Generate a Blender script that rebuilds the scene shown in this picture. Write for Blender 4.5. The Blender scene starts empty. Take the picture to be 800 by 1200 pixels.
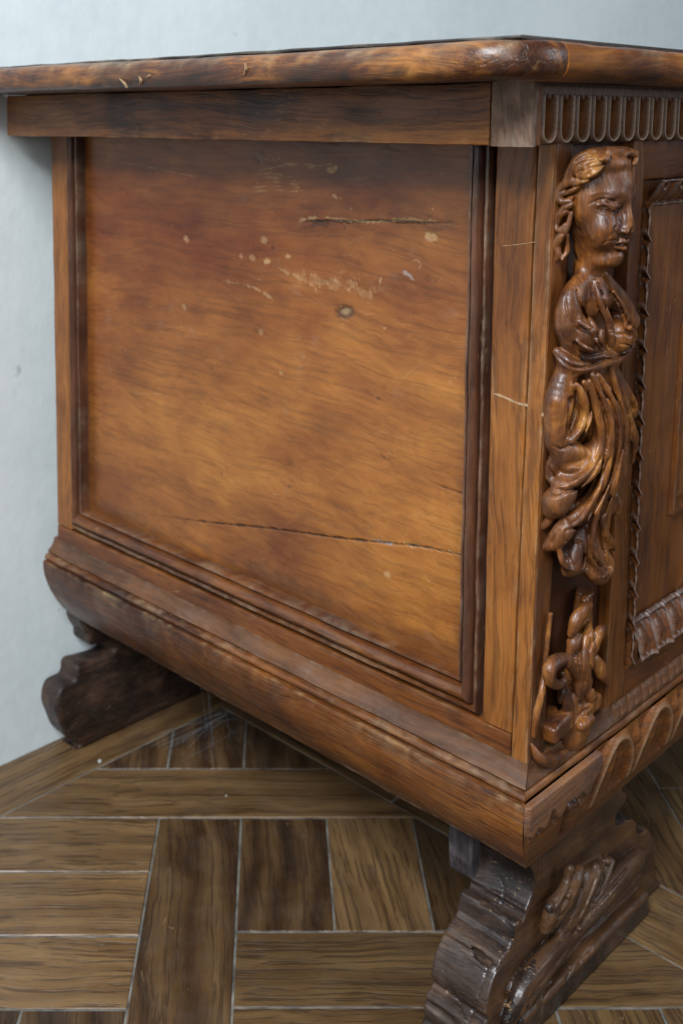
import bpy, math, random
import numpy as np
from mathutils import Matrix, Vector

# ------------------------------------------------------------------ camera, light, exposure
scene = bpy.context.scene
CAM = dict(x=-0.6413, y=-0.3609, z=0.6842, yaw=0.7364, pitch=0.1399, f=1287.99, cx=220.21, cy=319.33)
cd = bpy.data.cameras.new('camera'); cam = bpy.data.objects.new('camera', cd)
scene.collection.objects.link(cam); scene.camera = cam
cam.location = (CAM['x'], CAM['y'], CAM['z'])
cam.rotation_euler = (math.pi/2 - CAM['pitch'], 0, -CAM['yaw'])
cd.sensor_width = 36; cd.lens = CAM['f']*36/1200
cd.shift_x = (400-CAM['cx'])/1200; cd.shift_y = (CAM['cy']-600)/1200
cd.clip_start = .02; cd.clip_end = 60
cd.dof.use_dof = True; cd.dof.focus_distance = .74; cd.dof.aperture_fstop = 9.0

world = bpy.data.worlds.new('World'); scene.world = world; world.use_nodes = True
bgn = world.node_tree.nodes['Background']
bgn.inputs[0].default_value = (.62, .74, .9, 1); bgn.inputs[1].default_value = .11

def area(name, loc, target, sx, sy, power, col):
    l = bpy.data.lights.new(name, 'AREA'); l.shape = 'RECTANGLE'; l.size = sx; l.size_y = sy
    l.energy = power; l.color = col
    o = bpy.data.objects.new(name, l); scene.collection.objects.link(o); o.location = loc
    o.rotation_euler = (Vector(target)-Vector(loc)).to_track_quat('-Z', 'Y').to_euler()
area('window_light_left', (-1.75, -.55, 2.15), (0, .25, .4), .75, 1.0, 128, (.88, .94, 1))
area('window_light_right', (1.5, -2.2, 1.6), (.1, 0, .45), .8, 1.4, 32, (.80, .90, 1))
area('window_light_behind', (-2.3, -2.3, 1.3), (0, .1, .5), .45, 1.3, 24, (.86, .93, 1))

vs = scene.view_settings
vs.view_transform = 'Standard'; vs.look = 'None'; vs.gamma = 1; vs.exposure = 0
vs.use_curve_mapping = False

# ------------------------------------------------------------------ measuring helper
_c, _s = math.cos(CAM['yaw']), math.sin(CAM['yaw'])
_F = np.array([_s, _c, 0]); _R = np.array([_c, -_s, 0]); _U = np.array([0, 0, 1.])
_FW = _F*math.cos(CAM['pitch']) - _U*math.sin(CAM['pitch']); _UP = _F*math.sin(CAM['pitch']) + _U*math.cos(CAM['pitch'])
_O = np.array([CAM['x'], CAM['y'], CAM['z']])
def measure(px, py, ax, val):
    d = _FW + _R*(px-CAM['cx'])/CAM['f'] - _UP*(py-CAM['cy'])/CAM['f']
    return _O + (val-_O[ax])/d[ax]*d
def A(px, py, d=0.0):            # a point d metres proud of the chest's front plane
    return measure(px, py, 1, -d)
def B(px, py, d=0.0):            # a point d metres proud of the chest's side plane
    return measure(px, py, 0, -d)

# ------------------------------------------------------------------ scene graph helpers
def tag(o, label=None, cat=None, group=None, kind=None):
    if label: o['label'] = label
    if cat: o['category'] = cat
    if group: o['group'] = group
    if kind: o['kind'] = kind
    return o
def link(o, parent=None):
    scene.collection.objects.link(o)
    if parent is not None: o.parent = parent
    return o
def empty(name, loc=(0, 0, 0), parent=None):
    o = bpy.data.objects.new(name, None); o.location = loc; o.empty_display_size = .02
    return link(o, parent)
def mesh_obj(name, verts, faces, mats, parent=None, smooth=True, wear_shade=None, matidx=None, uv=None):
    verts = np.asarray(verts, float).reshape(-1, 3)
    me = bpy.data.meshes.new(name)
    if isinstance(faces, np.ndarray):
        n, k = faces.shape
        me.vertices.add(len(verts)); me.vertices.foreach_set('co', verts.astype(np.float32).ravel())
        me.loops.add(n*k); me.loops.foreach_set('vertex_index', faces.astype(np.int32).ravel())
        me.polygons.add(n); me.polygons.foreach_set('loop_start', np.arange(0, n*k, k, dtype=np.int32))
        me.polygons.foreach_set('loop_total', np.full(n, k, dtype=np.int32))
        me.update(calc_edges=True); me.validate()
    else:
        me.from_pydata(verts.tolist(), [], faces); me.update()
    if not isinstance(mats, (list, tuple)): mats = [mats]
    for m in mats: me.materials.append(m)
    if smooth is not False: me.polygons.foreach_set('use_smooth', [True]*len(me.polygons))
    if isinstance(smooth, float):
        me.set_sharp_from_angle(angle=math.radians(smooth))
    if matidx is not None: me.polygons.foreach_set('material_index', np.asarray(matidx, np.int32))
    if wear_shade is not None and len(me.vertices) == len(verts):
        a = me.color_attributes.new('wear_shade', 'FLOAT_COLOR', 'POINT')
        w = np.zeros((len(verts), 4), np.float32); w[:, :wear_shade.shape[1]] = wear_shade; w[:, 3] = 1
        a.data.foreach_set('color', w.ravel())
    o = bpy.data.objects.new(name, me)
    return link(o, parent)

def wob(P, freq, seed, octs=3):
    """smooth cheap noise in about -1..1 for an (n,3) array"""
    r = np.random.RandomState(seed); out = np.zeros(len(P)); amp = 1; tot = 0
    for o in range(octs):
        for k in range(3):
            d = r.normal(size=3); d /= np.linalg.norm(d); ph = r.uniform(0, 6.28)
            d2 = r.normal(size=3); d2 /= np.linalg.norm(d2)
            out += amp*np.sin(P@d*freq*6.28+ph+1.7*np.sin(P@d2*freq*4.1+ph*2)); tot += amp*.75
        freq *= 2.1; amp *= .55
    return out/tot*1.3

# ------------------------------------------------------------------ materials
def N(nt, t, **kw):
    n = nt.nodes.new(t)
    for k, v in kw.items(): setattr(n, k, v)
    return n
def ramp(nt, fac, stops, interp='LINEAR'):
    r = N(nt, 'ShaderNodeValToRGB'); r.color_ramp.interpolation = interp
    els = r.color_ramp.elements
    while len(els) < len(stops): els.new(.5)
    for e, (p, c) in zip(els, stops):
        e.position = p; e.color = (*c, 1) if len(c) == 3 else c
    nt.links.new(fac, r.inputs[0]); return r.outputs[0]
def mixc(nt, fac, a, b, mode='MIX'):
    m = N(nt, 'ShaderNodeMix', data_type='RGBA', blend_type=mode)
    for s, v in ((0, fac), (6, a), (7, b)):
        if hasattr(v, 'is_linked'): nt.links.new(v, m.inputs[s])
        elif isinstance(v, tuple): m.inputs[s].default_value = (*v, 1)
        else: m.inputs[s].default_value = v
    return m.outputs[2]
def math_(nt, op, a, b=0.0, c=None, clamp=False):
    m = N(nt, 'ShaderNodeMath', operation=op, use_clamp=clamp)
    for i, v in enumerate((a, b) + (() if c is None else (c,))):
        if hasattr(v, 'is_linked'): nt.links.new(v, m.inputs[i])
        else: m.inputs[i].default_value = v
    return m.outputs[0]
def noise(nt, vec, scale, detail=4, rough=.5, dist=0.0):
    n = N(nt, 'ShaderNodeTexNoise'); n.inputs['Scale'].default_value = scale
    n.inputs['Detail'].default_value = detail; n.inputs['Roughness'].default_value = rough
    n.inputs['Distortion'].default_value = dist; nt.links.new(vec, n.inputs['Vector']); return n.outputs['Fac']
def mapping(nt, vec, scale, loc=(0, 0, 0)):
    m = N(nt, 'ShaderNodeMapping'); m.inputs['Scale'].default_value = scale; m.inputs['Location'].default_value = loc
    nt.links.new(vec, m.inputs['Vector']); return m.outputs[0]

PALE = (.46, .31, .15); BLACK = (.012, .008, .006); DUST = (.25, .235, .22)
def wood(name, cols, axis='y', along=3., cross=26., rough=(.28, .5), bump=.25, coat=.25, patch=5., dust=0.0,
         seed=0, random_obj=False, pore=.3, ring=0.0, contrast=1.0, fine=.35, spec=.42, scuff=.35, ringw=.12, ps=260., mot=0.0, pal=9., warp=.012, patina=.5):
    m = bpy.data.materials.new(name); m.use_nodes = True; nt = m.node_tree
    b = nt.nodes['Principled BSDF']; tc = N(nt, 'ShaderNodeTexCoord'); v = tc.outputs['Object']
    v = mapping(nt, v, (1, 1, 1), (seed*1.37, seed*.71, seed*2.3))
    if random_obj:
        oi = N(nt, 'ShaderNodeObjectInfo'); va = N(nt, 'ShaderNodeVectorMath', operation='MULTIPLY_ADD')
        nt.links.new(v, va.inputs[0]); va.inputs[1].default_value = (1, 1, 1)
        cmb = N(nt, 'ShaderNodeCombineXYZ')
        for i, k in enumerate((37., 53., 71.)): nt.links.new(math_(nt, 'MULTIPLY', oi.outputs['Random'], k), cmb.inputs[i])
        nt.links.new(cmb.outputs[0], va.inputs[2]); v = va.outputs[0]
    wn = N(nt, 'ShaderNodeTexNoise'); wn.inputs['Scale'].default_value = 4.5; wn.inputs['Detail'].default_value = 3; nt.links.new(v, wn.inputs['Vector'])
    ws = N(nt, 'ShaderNodeVectorMath', operation='SUBTRACT'); nt.links.new(wn.outputs['Color'], ws.inputs[0]); ws.inputs[1].default_value = (.5, .5, .5)
    wm = N(nt, 'ShaderNodeVectorMath', operation='MULTIPLY_ADD'); nt.links.new(ws.outputs[0], wm.inputs[0]); wm.inputs[1].default_value = (warp*4, warp*4, warp*4); nt.links.new(v, wm.inputs[2])
    v = wm.outputs[0]
    def sc(a, c): return {'x': (a, c, c), 'y': (c, a, c), 'z': (c, c, a)}[axis]
    big = noise(nt, v, patch, 3, .55, .6)
    g1 = noise(nt, mapping(nt, v, sc(along, cross)), 1., 6, .6, 1.1)
    g2 = noise(nt, mapping(nt, v, sc(along*4, cross*9)), 1., 5, .65, .4)
    gp = noise(nt, mapping(nt, v, sc(pal, ps)), 1., 3, .7, 0)
    fac = math_(nt, 'ADD', math_(nt, 'MULTIPLY', big, .42), math_(nt, 'MULTIPLY', g1, .58-fine*.5))
    fac = math_(nt, 'ADD', fac, math_(nt, 'MULTIPLY', g2, fine*.5))
    if ring:
        w = N(nt, 'ShaderNodeTexWave', wave_type='RINGS', rings_direction={'x': 'X', 'y': 'Y', 'z': 'Z'}[axis])
        w.inputs['Scale'].default_value = 1.; w.inputs['Distortion'].default_value = 5.5
        w.inputs['Detail'].default_value = 2.5; w.inputs['Detail Scale'].default_value = .8
        nt.links.new(mapping(nt, v, sc(ring*.16, ring)), w.inputs['Vector'])
        fac = math_(nt, 'ADD', math_(nt, 'MULTIPLY', fac, 1-ringw), math_(nt, 'MULTIPLY', w.outputs['Fac'], ringw))
    fac = math_(nt, 'ADD', math_(nt, 'MULTIPLY', math_(nt, 'SUBTRACT', fac, .5), 3.1*contrast), .5, clamp=True)
    if mot:
        mo = noise(nt, mapping(nt, v, sc(17, 38)), 1., 8, .74, .9)
        fac = math_(nt, 'ADD', fac, math_(nt, 'MULTIPLY', math_(nt, 'SUBTRACT', mo, .5), mot), clamp=True)
    n = len(cols); col = ramp(nt, fac, [(i/(n-1), c) for i, c in enumerate(cols)])
    pm = ramp(nt, gp, [(.40, (0, 0, 0)), (.48, (1, 1, 1))])
    col = mixc(nt, math_(nt, 'MULTIPLY', math_(nt, 'SUBTRACT', 1., pm, clamp=True), pore), col, (.02, .009, .005))
    # uneven old varnish: broad ragged darker areas
    pn = ramp(nt, noise(nt, mapping(nt, v, sc(5, 9), (5, 2, 7)), 1., 7, .68, .8), [(.38, (1, 1, 1)), (.60, (0, 0, 0))])
    col = mixc(nt, math_(nt, 'MULTIPLY', pn, patina), col, mixc(nt, 1., col, (.42, .34, .32), 'MULTIPLY'))
    # scuffs: sparse pale fine scratches and rubbed spots
    sn = noise(nt, mapping(nt, v, sc(60, 190), (3, 1, 2)), 1., 2, .5, 2.)
    sp = noise(nt, v, 13., 2, .5, 0)
    sm = math_(nt, 'MULTIPLY', ramp(nt, sn, [(.66, (0, 0, 0)), (.74, (1, 1, 1))]), ramp(nt, sp, [(.5, (0, 0, 0)), (.68, (1, 1, 1))]))
    col = mixc(nt, math_(nt, 'MULTIPLY', sm, scuff), col, (.36, .22, .10))
    rv = noise(nt, v, 22., 4, .6, .3)
    if dust:
        dn = ramp(nt, noise(nt, v, 30., 5, .65, .5), [(.42, (0, 0, 0)), (.66, (1, 1, 1))])
        col = mixc(nt, math_(nt, 'MULTIPLY', dn, dust*.6), col, DUST)
    tn = N(nt, 'ShaderNodeAttribute', attribute_name='tone')
    col = mixc(nt, tn.outputs['Fac'], col, mixc(nt, 1., col, (.50, .30, .24), 'MULTIPLY'))
    at = N(nt, 'ShaderNodeAttribute', attribute_name='wear_shade'); sep = N(nt, 'ShaderNodeSeparateColor')
    nt.links.new(at.outputs['Color'], sep.inputs[0])
    brk = ramp(nt, noise(nt, v, 240., 4, .7, 0), [(.3, (.35, .35, .35)), (.6, (1, 1, 1))])
    wr = math_(nt, 'MULTIPLY', sep.outputs[0], brk, clamp=True)
    wg = math_(nt, 'MULTIPLY', sep.outputs[1], 1., clamp=True)  # green: black in cracks, plus painted shade in slits and below the frieze
    wb = math_(nt, 'MULTIPLY', sep.outputs[2], brk, clamp=True)
    col = mixc(nt, wg, col, BLACK); col = mixc(nt, wb, col, DUST); col = mixc(nt, math_(nt, 'MULTIPLY', wr, .8), col, PALE)
    if random_obj:
        hs = N(nt, 'ShaderNodeHueSaturation'); nt.links.new(col, hs.inputs['Color'])
        nt.links.new(math_(nt, 'MULTIPLY_ADD', oi.outputs['Random'], .55, .72), hs.inputs['Value']); col = hs.outputs[0]
    nt.links.new(col, b.inputs['Base Color'])
    ro = math_(nt, 'MULTIPLY_ADD', rv, (rough[1]-rough[0])*1.9, rough[0]-(rough[1]-rough[0])*.45, clamp=True)
    ro = math_(nt, 'ADD', ro, math_(nt, 'MULTIPLY', math_(nt, 'ADD', wr, wb), .35), clamp=True)
    nt.links.new(ro, b.inputs['Roughness'])
    b.inputs['Coat Weight'].default_value = coat*.4; b.inputs['Coat Roughness'].default_value = .22
    b.inputs['Specular IOR Level'].default_value = spec*.8
    h = math_(nt, 'ADD', math_(nt, 'MULTIPLY', g2, .6), math_(nt, 'MULTIPLY', pm, .35))
    h = math_(nt, 'ADD', h, math_(nt, 'MULTIPLY', rv, .9))
    if ring: h = math_(nt, 'ADD', h, math_(nt, 'MULTIPLY', w.outputs['Fac'], .7))
    bp = N(nt, 'ShaderNodeBump'); bp.inputs['Strength'].default_value = bump; bp.inputs['Distance'].default_value = .0012
    nt.links.new(h, bp.inputs['Height']); nt.links.new(bp.outputs[0], b.inputs['Normal'])
    return m

def k(c, s): return tuple(x*s for x in c)
D1 = (.026, .009, .004); D2 = (.075, .022, .007); M1 = (.18, .058, .011); M2 = (.30, .112, .019); L1 = (.42, .185, .036)
M = {}
M['panel'] = wood('walnut_side_panel', [(.060, .017, .005), (.15, .045, .010), (.25, .088, .017), (.35, .140, .027), (.45, .20, .045)], 'y', 2.6, 9, (.24, .42), .16, .3, 5., seed=1, pore=.22, contrast=.62, fine=.3, mot=.60, ps=300., pal=5., warp=.014, patina=.30)
M['stile_z'] = wood('walnut_stile', [k(M1, .4), k(M1, .8), (.21, .074, .015), (.27, .098, .019), (.31, .125, .026)], 'z', 3, 40, (.3, .5), .35, .2, 7, seed=2, mot=.6, pore=.4, contrast=.95, fine=.5)
M['rail_y'] = wood('walnut_rail', [D1, k(D2, 1.2), k(M1, .9), k(M2, .75)], 'y', 3, 40, (.28, .48), .3, .25, 7, seed=3, patina=.65, mot=.6, contrast=.9, pore=.4, fine=.5)
M['frieze_y'] = wood('walnut_side_frieze', [D1, D2, M1, k(M2, .8), k(L1, .8)], 'y', 4, 46, (.34, .6), .5, .12, 7, seed=4, patina=.7, contrast=1.1, fine=.55, pore=.4)
M['mould_z'] = wood('dark_moulding_upright', [D1, (.060, .022, .011), (.105, .038, .017), (.17, .064, .022)], 'z', 3, 70, (.22, .4), .3, .4, 9, seed=5, mot=.5, dust=.03)
M['mould_y'] = wood('dark_moulding_low', [D1, D2, k(M1, .8), k(M2, .65)], 'y', 3, 70, (.22, .40), .3, .35, 10, seed=6, mot=.8, dust=.05)
M['base_y'] = wood('walnut_base_side', [D1, k(D2, .9), k(M1, .7), k(M1, 1.05), k(M2, .85)], 'y', 4, 44, (.26, .48), .7, .28, 9, seed=7, patina=.85, mot=1.0, dust=.07, contrast=1.15, fine=.5, pore=.4)
M['base_x'] = wood('walnut_base_front', [D1, D2, k(M1, .65), k(M1, .95), k(M2, .8)], 'x', 4, 50, (.24, .45), .5, .3, 12, seed=8, patina=.7, mot=.8, dust=.06, contrast=1.1)
M['cove'] = wood('dusty_cove', [(.035, .014, .006), (.075, .029, .010), (.12, .046, .015), (.17, .068, .021)], 'y', 5, 60, (.32, .5), .4, .15, 12, seed=9, dust=.07, fine=.5)
M['lid'] = wood('walnut_lid_edge', [(.015, .008, .006), D1, D2, k(M2, .9), k(L1, 1.0)], 'y', 3.2, 46, (.2, .42), .5, .35, 8, seed=10, mot=.8, contrast=.85, dust=.03, fine=.4)
M['lidx'] = wood('walnut_lid_front', [D1, D2, M1, M2, L1], 'x', 3.2, 34, (.18, .38), .3, .4, 7, seed=11, contrast=1.1, fine=.4)
M['lid_top'] = wood('blackened_lid_top', [(.008, .006, .006), (.02, .014, .012), (.04, .022, .016)], 'y', 4, 40, (.3, .5), .3, .2, 8, seed=12, dust=.06)
M['front'] = wood('walnut_front_boards', [D1, D2, k(M1, .7), k(M1, .95), k(M2, .65)], 'z', 3, 38, (.27, .45), .26, .38, 7, seed=13, patina=.6, contrast=.95, dust=.04, fine=.45, pore=.4)
M['frontx'] = wood('walnut_front_rails', [D1, D2, k(M1, .75), M1], 'x', 3, 38, (.25, .42), .26, .38, 7, seed=14, patina=.6, contrast=.9, dust=.04, fine=.45, pore=.4)
M['recess'] = wood('brown_ground', [D1, k(D2, .8), k(M1, .5)], 'z', 3, 34, (.4, .55), .25, .15, 6, seed=15)
M['carve'] = wood('polished_carving', [D1, D2, k(M1, .6), k(M1, 1.0), k(M2, .95), k(L1, .85)], 'z', 9, 40, (.30, .50), .35, .25, 26, seed=16, dust=.05, pore=.25, contrast=1.15, spec=.55, fine=.4, mot=.6)
M['flute'] = wood('fluted_frieze_wood', [D1, k(D2, .8), k(M1, .7), k(M1, 1.1), k(M2, .9)], 'z', 8, 50, (.28, .5), .35, .25, 26, seed=17, dust=.06, contrast=1.2)
M['endgrain'] = wood('worn_end_grain', [(.06, .028, .018), (.12, .058, .034), (.19, .105, .065), (.26, .165, .115)], 'z', 22, 60, (.5, .7), .8, .0, 30, seed=18, dust=.22, contrast=1.2, scuff=.7)
M['footrear'] = wood('dark_rear_foot_wood', [(.012, .007, .006), (.03, .017, .012), (.065, .034, .022), (.13, .07, .042)], 'x', 12, 40, (.3, .55), 1., .2, 20, seed=29, dust=.04, contrast=1.4, scuff=.5, mot=.8)
M['footdark'] = wood('blackened_foot_wood', [(.008, .006, .005), (.022, .013, .010), (.042, .025, .018), (.095, .054, .032)], 'y', 10, 40, (.16, .42), .8, .5, 24, seed=19, mot=1.1, dust=.03, contrast=1.3, scuff=.95)
M['footbrown'] = wood('brown_foot_front', [(.014, .007, .004), (.045, .020, .009), (.085, .038, .014), (.125, .055, .020)], 'x', 5, 40, (.3, .5), .4, .25, 12, seed=20, dust=.05, contrast=1.1)
M['lead'] = wood('grey_patched_wood', [(.022, .019, .021), (.055, .048, .053), (.10, .088, .090), (.15, .125, .115)], 'z', 9, 26, (.35, .6), .8, .1, 30, seed=21, dust=.12, scuff=.8, mot=1.0, contrast=1.2)
M['plank'] = wood('aged_oak_plank', [(.038, .018, .007), (.082, .043, .017), (.120, .066, .026), (.160, .092, .037), (.21, .130, .058)], 'x', 3, 26, (.26, .46), .7, .25, 9, seed=22, random_obj=True, pore=.55, ring=26, contrast=.50, fine=.8, dust=.06, ringw=.16, ps=260., mot=.5, pal=5., warp=.010, patina=.25)
M['plank_dark'] = wood('dark_oak_plank', [(.018, .009, .004), (.042, .021, .009), (.070, .037, .015), (.105, .060, .026)], 'x', 3, 26, (.26, .46), .7, .25, 9, seed=23, random_obj=True, pore=.55, ring=20, contrast=.6, fine=.8, dust=.06, ringw=.3, ps=260., mot=.5, pal=5., warp=.010, patina=.25)

def plain(name, col, rough, var=.1, scale=40, bump=.1, dist=.001):
    m = bpy.data.materials.new(name); m.use_nodes = True; nt = m.node_tree; b = nt.nodes['Principled BSDF']
    v = N(nt, 'ShaderNodeTexCoord').outputs['Object']; n = noise(nt, v, scale, 6, .6, .2)
    nt.links.new(ramp(nt, n, [(.3, k(col, 1-var)), (.7, k(col, 1+var))]), b.inputs['Base Color'])
    b.inputs['Roughness'].default_value = rough
    bp = N(nt, 'ShaderNodeBump'); bp.inputs['Strength'].default_value = bump; bp.inputs['Distance'].default_value = dist
    nt.links.new(n, bp.inputs['Height']); nt.links.new(bp.outputs[0], b.inputs['Normal']); return m
M['grout'] = plain('dusty_joint_filling', (.105, .095, .080), .85, .75, 45, .6)
M['raw'] = plain('raw_pale_wood', (.42, .29, .15), .7, .3, 400, .4)
M['filler'] = plain('pale_filler', (.27, .17, .09), .6, .3, 200, .4)
M['crack'] = plain('crack_dark', (.012, .008, .006), .8, .2, 200, .2)
M['web'] = plain('cobweb_thread', (.30, .33, .36), .6, .1, 60, 0)
M['crumb'] = plain('plaster_crumb', (.36, .35, .32), .8, .1, 200, .3)

# wall: pale blue grey paint, brush marks and specks
m = bpy.data.materials.new('blue_grey_wall_paint'); m.use_nodes = True; nt = m.node_tree; b = nt.nodes['Principled BSDF']
v = N(nt, 'ShaderNodeTexCoord').outputs['Object']
n1 = noise(nt, v, 3.2, 5, .6, .4); n2 = noise(nt, v, 45, 5, .6, .2); n3 = noise(nt, mapping(nt, v, (18, 18, 5)), 1, 4, .6, 1.)
f = math_(nt, 'ADD', math_(nt, 'MULTIPLY', n1, .65), math_(nt, 'MULTIPLY', n2, .35))
c = ramp(nt, f, [(.3, (.52, .565, .555)), (.55, (.61, .65, .64)), (.75, (.67, .70, .685))])
sp = ramp(nt, noise(nt, v, 34, 2, .5, 0), [(.735, (0, 0, 0)), (.77, (1, 1, 1))])
c = mixc(nt, math_(nt, 'MULTIPLY', sp, .45), c, (.16, .21, .26))
nt.links.new(c, b.inputs['Base Color']); b.inputs['Roughness'].default_value = .55
bp = N(nt, 'ShaderNodeBump'); bp.inputs['Strength'].default_value = .25; bp.inputs['Distance'].default_value = .002
nt.links.new(math_(nt, 'ADD', n2, n3), bp.inputs['Height']); nt.links.new(bp.outputs[0], b.inputs['Normal']); M['wall'] = m

# ------------------------------------------------------------------ geometry helpers
def loft(name, fn, prof, nt, mat, parent, closed=True, caps=True, jitter=.0003, seed=0, wear_shade=None, freq=14, smooth=35., skew=None):
    """prof: list of 2-tuples; fn(t, w, d)->xyz arrays; wear: per-profile-point (r,g,b)"""
    prof = np.array(prof, float); n = len(prof); T = np.linspace(0, 1, nt)
    tt, ii = np.meshgrid(T, np.arange(n), indexing='ij')
    V = np.stack(fn(tt.ravel(), prof[ii.ravel(), 0], prof[ii.ravel(), 1]), 1)
    if jitter:
        for a in range(3): V[:, a] += jitter*wob(V, freq, seed*7+a+1)
    F = []; m = n if closed else n-1
    a = np.arange(nt-1)[:, None]*n; j = np.arange(m)[None, :]; j2 = (j+1) % n
    Q = np.stack([a+j, a+j2, a+n+j2, a+n+j], 2).reshape(-1, 4)
    faces = Q.tolist()
    if closed and caps: faces += [list(range(n-1, -1, -1)), list(range((nt-1)*n, nt*n))]
    W = None
    if wear_shade is not None:
        w = np.array(wear_shade, float)[ii.ravel()]; nz = wob(V, 75, seed+91, 4)
        nz2 = wob(V, 9, seed+55, 2)
        W = np.clip(w*np.clip(.12+.6*nz+.45*nz2, 0, .9)[:, None], 0, 1)
    o = mesh_obj(name, V, faces, mat, parent, smooth, W)
    me = o.data; import bmesh
    bm = bmesh.new(); bm.from_mesh(me); bmesh.ops.recalc_face_normals(bm, faces=bm.faces); bm.to_mesh(me); bm.free()
    return o

def round_rect(x0, x1, y0, y1, r, sub=3):
    """closed outline with rounded corners and a flag for the corner points"""
    pts = []; fl = []
    for (cx, cy, a0) in ((x1-r, y1-r, 0), (x0+r, y1-r, 90), (x0+r, y0+r, 180), (x1-r, y0+r, 270)):
        for i in range(3):
            a = math.radians(a0+45*i); pts.append((cx+r*math.cos(a), cy+r*math.sin(a))); fl.append(1. if i == 1 else .35)
    out = []; of = []
    for i in range(len(pts)):
        p, q = pts[i], pts[(i+1) % len(pts)]; out.append(p); of.append(fl[i])
        if math.dist(p, q) > 4*r:
            for s in range(1, sub+1): out.append((p[0]+(q[0]-p[0])*s/(sub+1), p[1]+(q[1]-p[1])*s/(sub+1))); of.append(0)
    return out, of

def board(name, lo, hi, axis, mat, parent, r=.0012, jitter=.0003, seed=0, wear_shade=.5, step=.006, col=(1, 0, 0), freq=14):
    ax = 'xyz'.index(axis); o1, o2 = [i for i in range(3) if i != ax]
    pr, fl = round_rect(lo[o1], hi[o1], lo[o2], hi[o2], r)
    L = hi[ax]-lo[ax]
    def fn(t, w, d):
        c = [0, 0, 0]; c[ax] = lo[ax]+t*L; c[o1] = w; c[o2] = d; return c
    W = [tuple(c*wear_shade*f for c in col) for f in fl]
    return loft(name, fn, pr, max(3, int(L/step)), mat, parent, jitter=jitter, seed=seed, wear_shade=W, freq=freq)

def catmull(P, n=8):
    P = np.array(P, float); 
    if len(P) < 3: return np.array([P[0]+(P[-1]-P[0])*t for t in np.linspace(0, 1, n+1)])
    Q = np.vstack([2*P[0]-P[1], P, 2*P[-1]-P[-2]]); out = []
    for i in range(1, len(Q)-2):
        for t in np.arange(n)/n:
            a, b, c, d = Q[i-1:i+3]
            out.append(.5*((2*b)+(-a+c)*t+(2*a-5*b+4*c-d)*t*t+(-a+3*b-3*c+d)*t**3))
    out.append(Q[-2]); return np.array(out)

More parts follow.
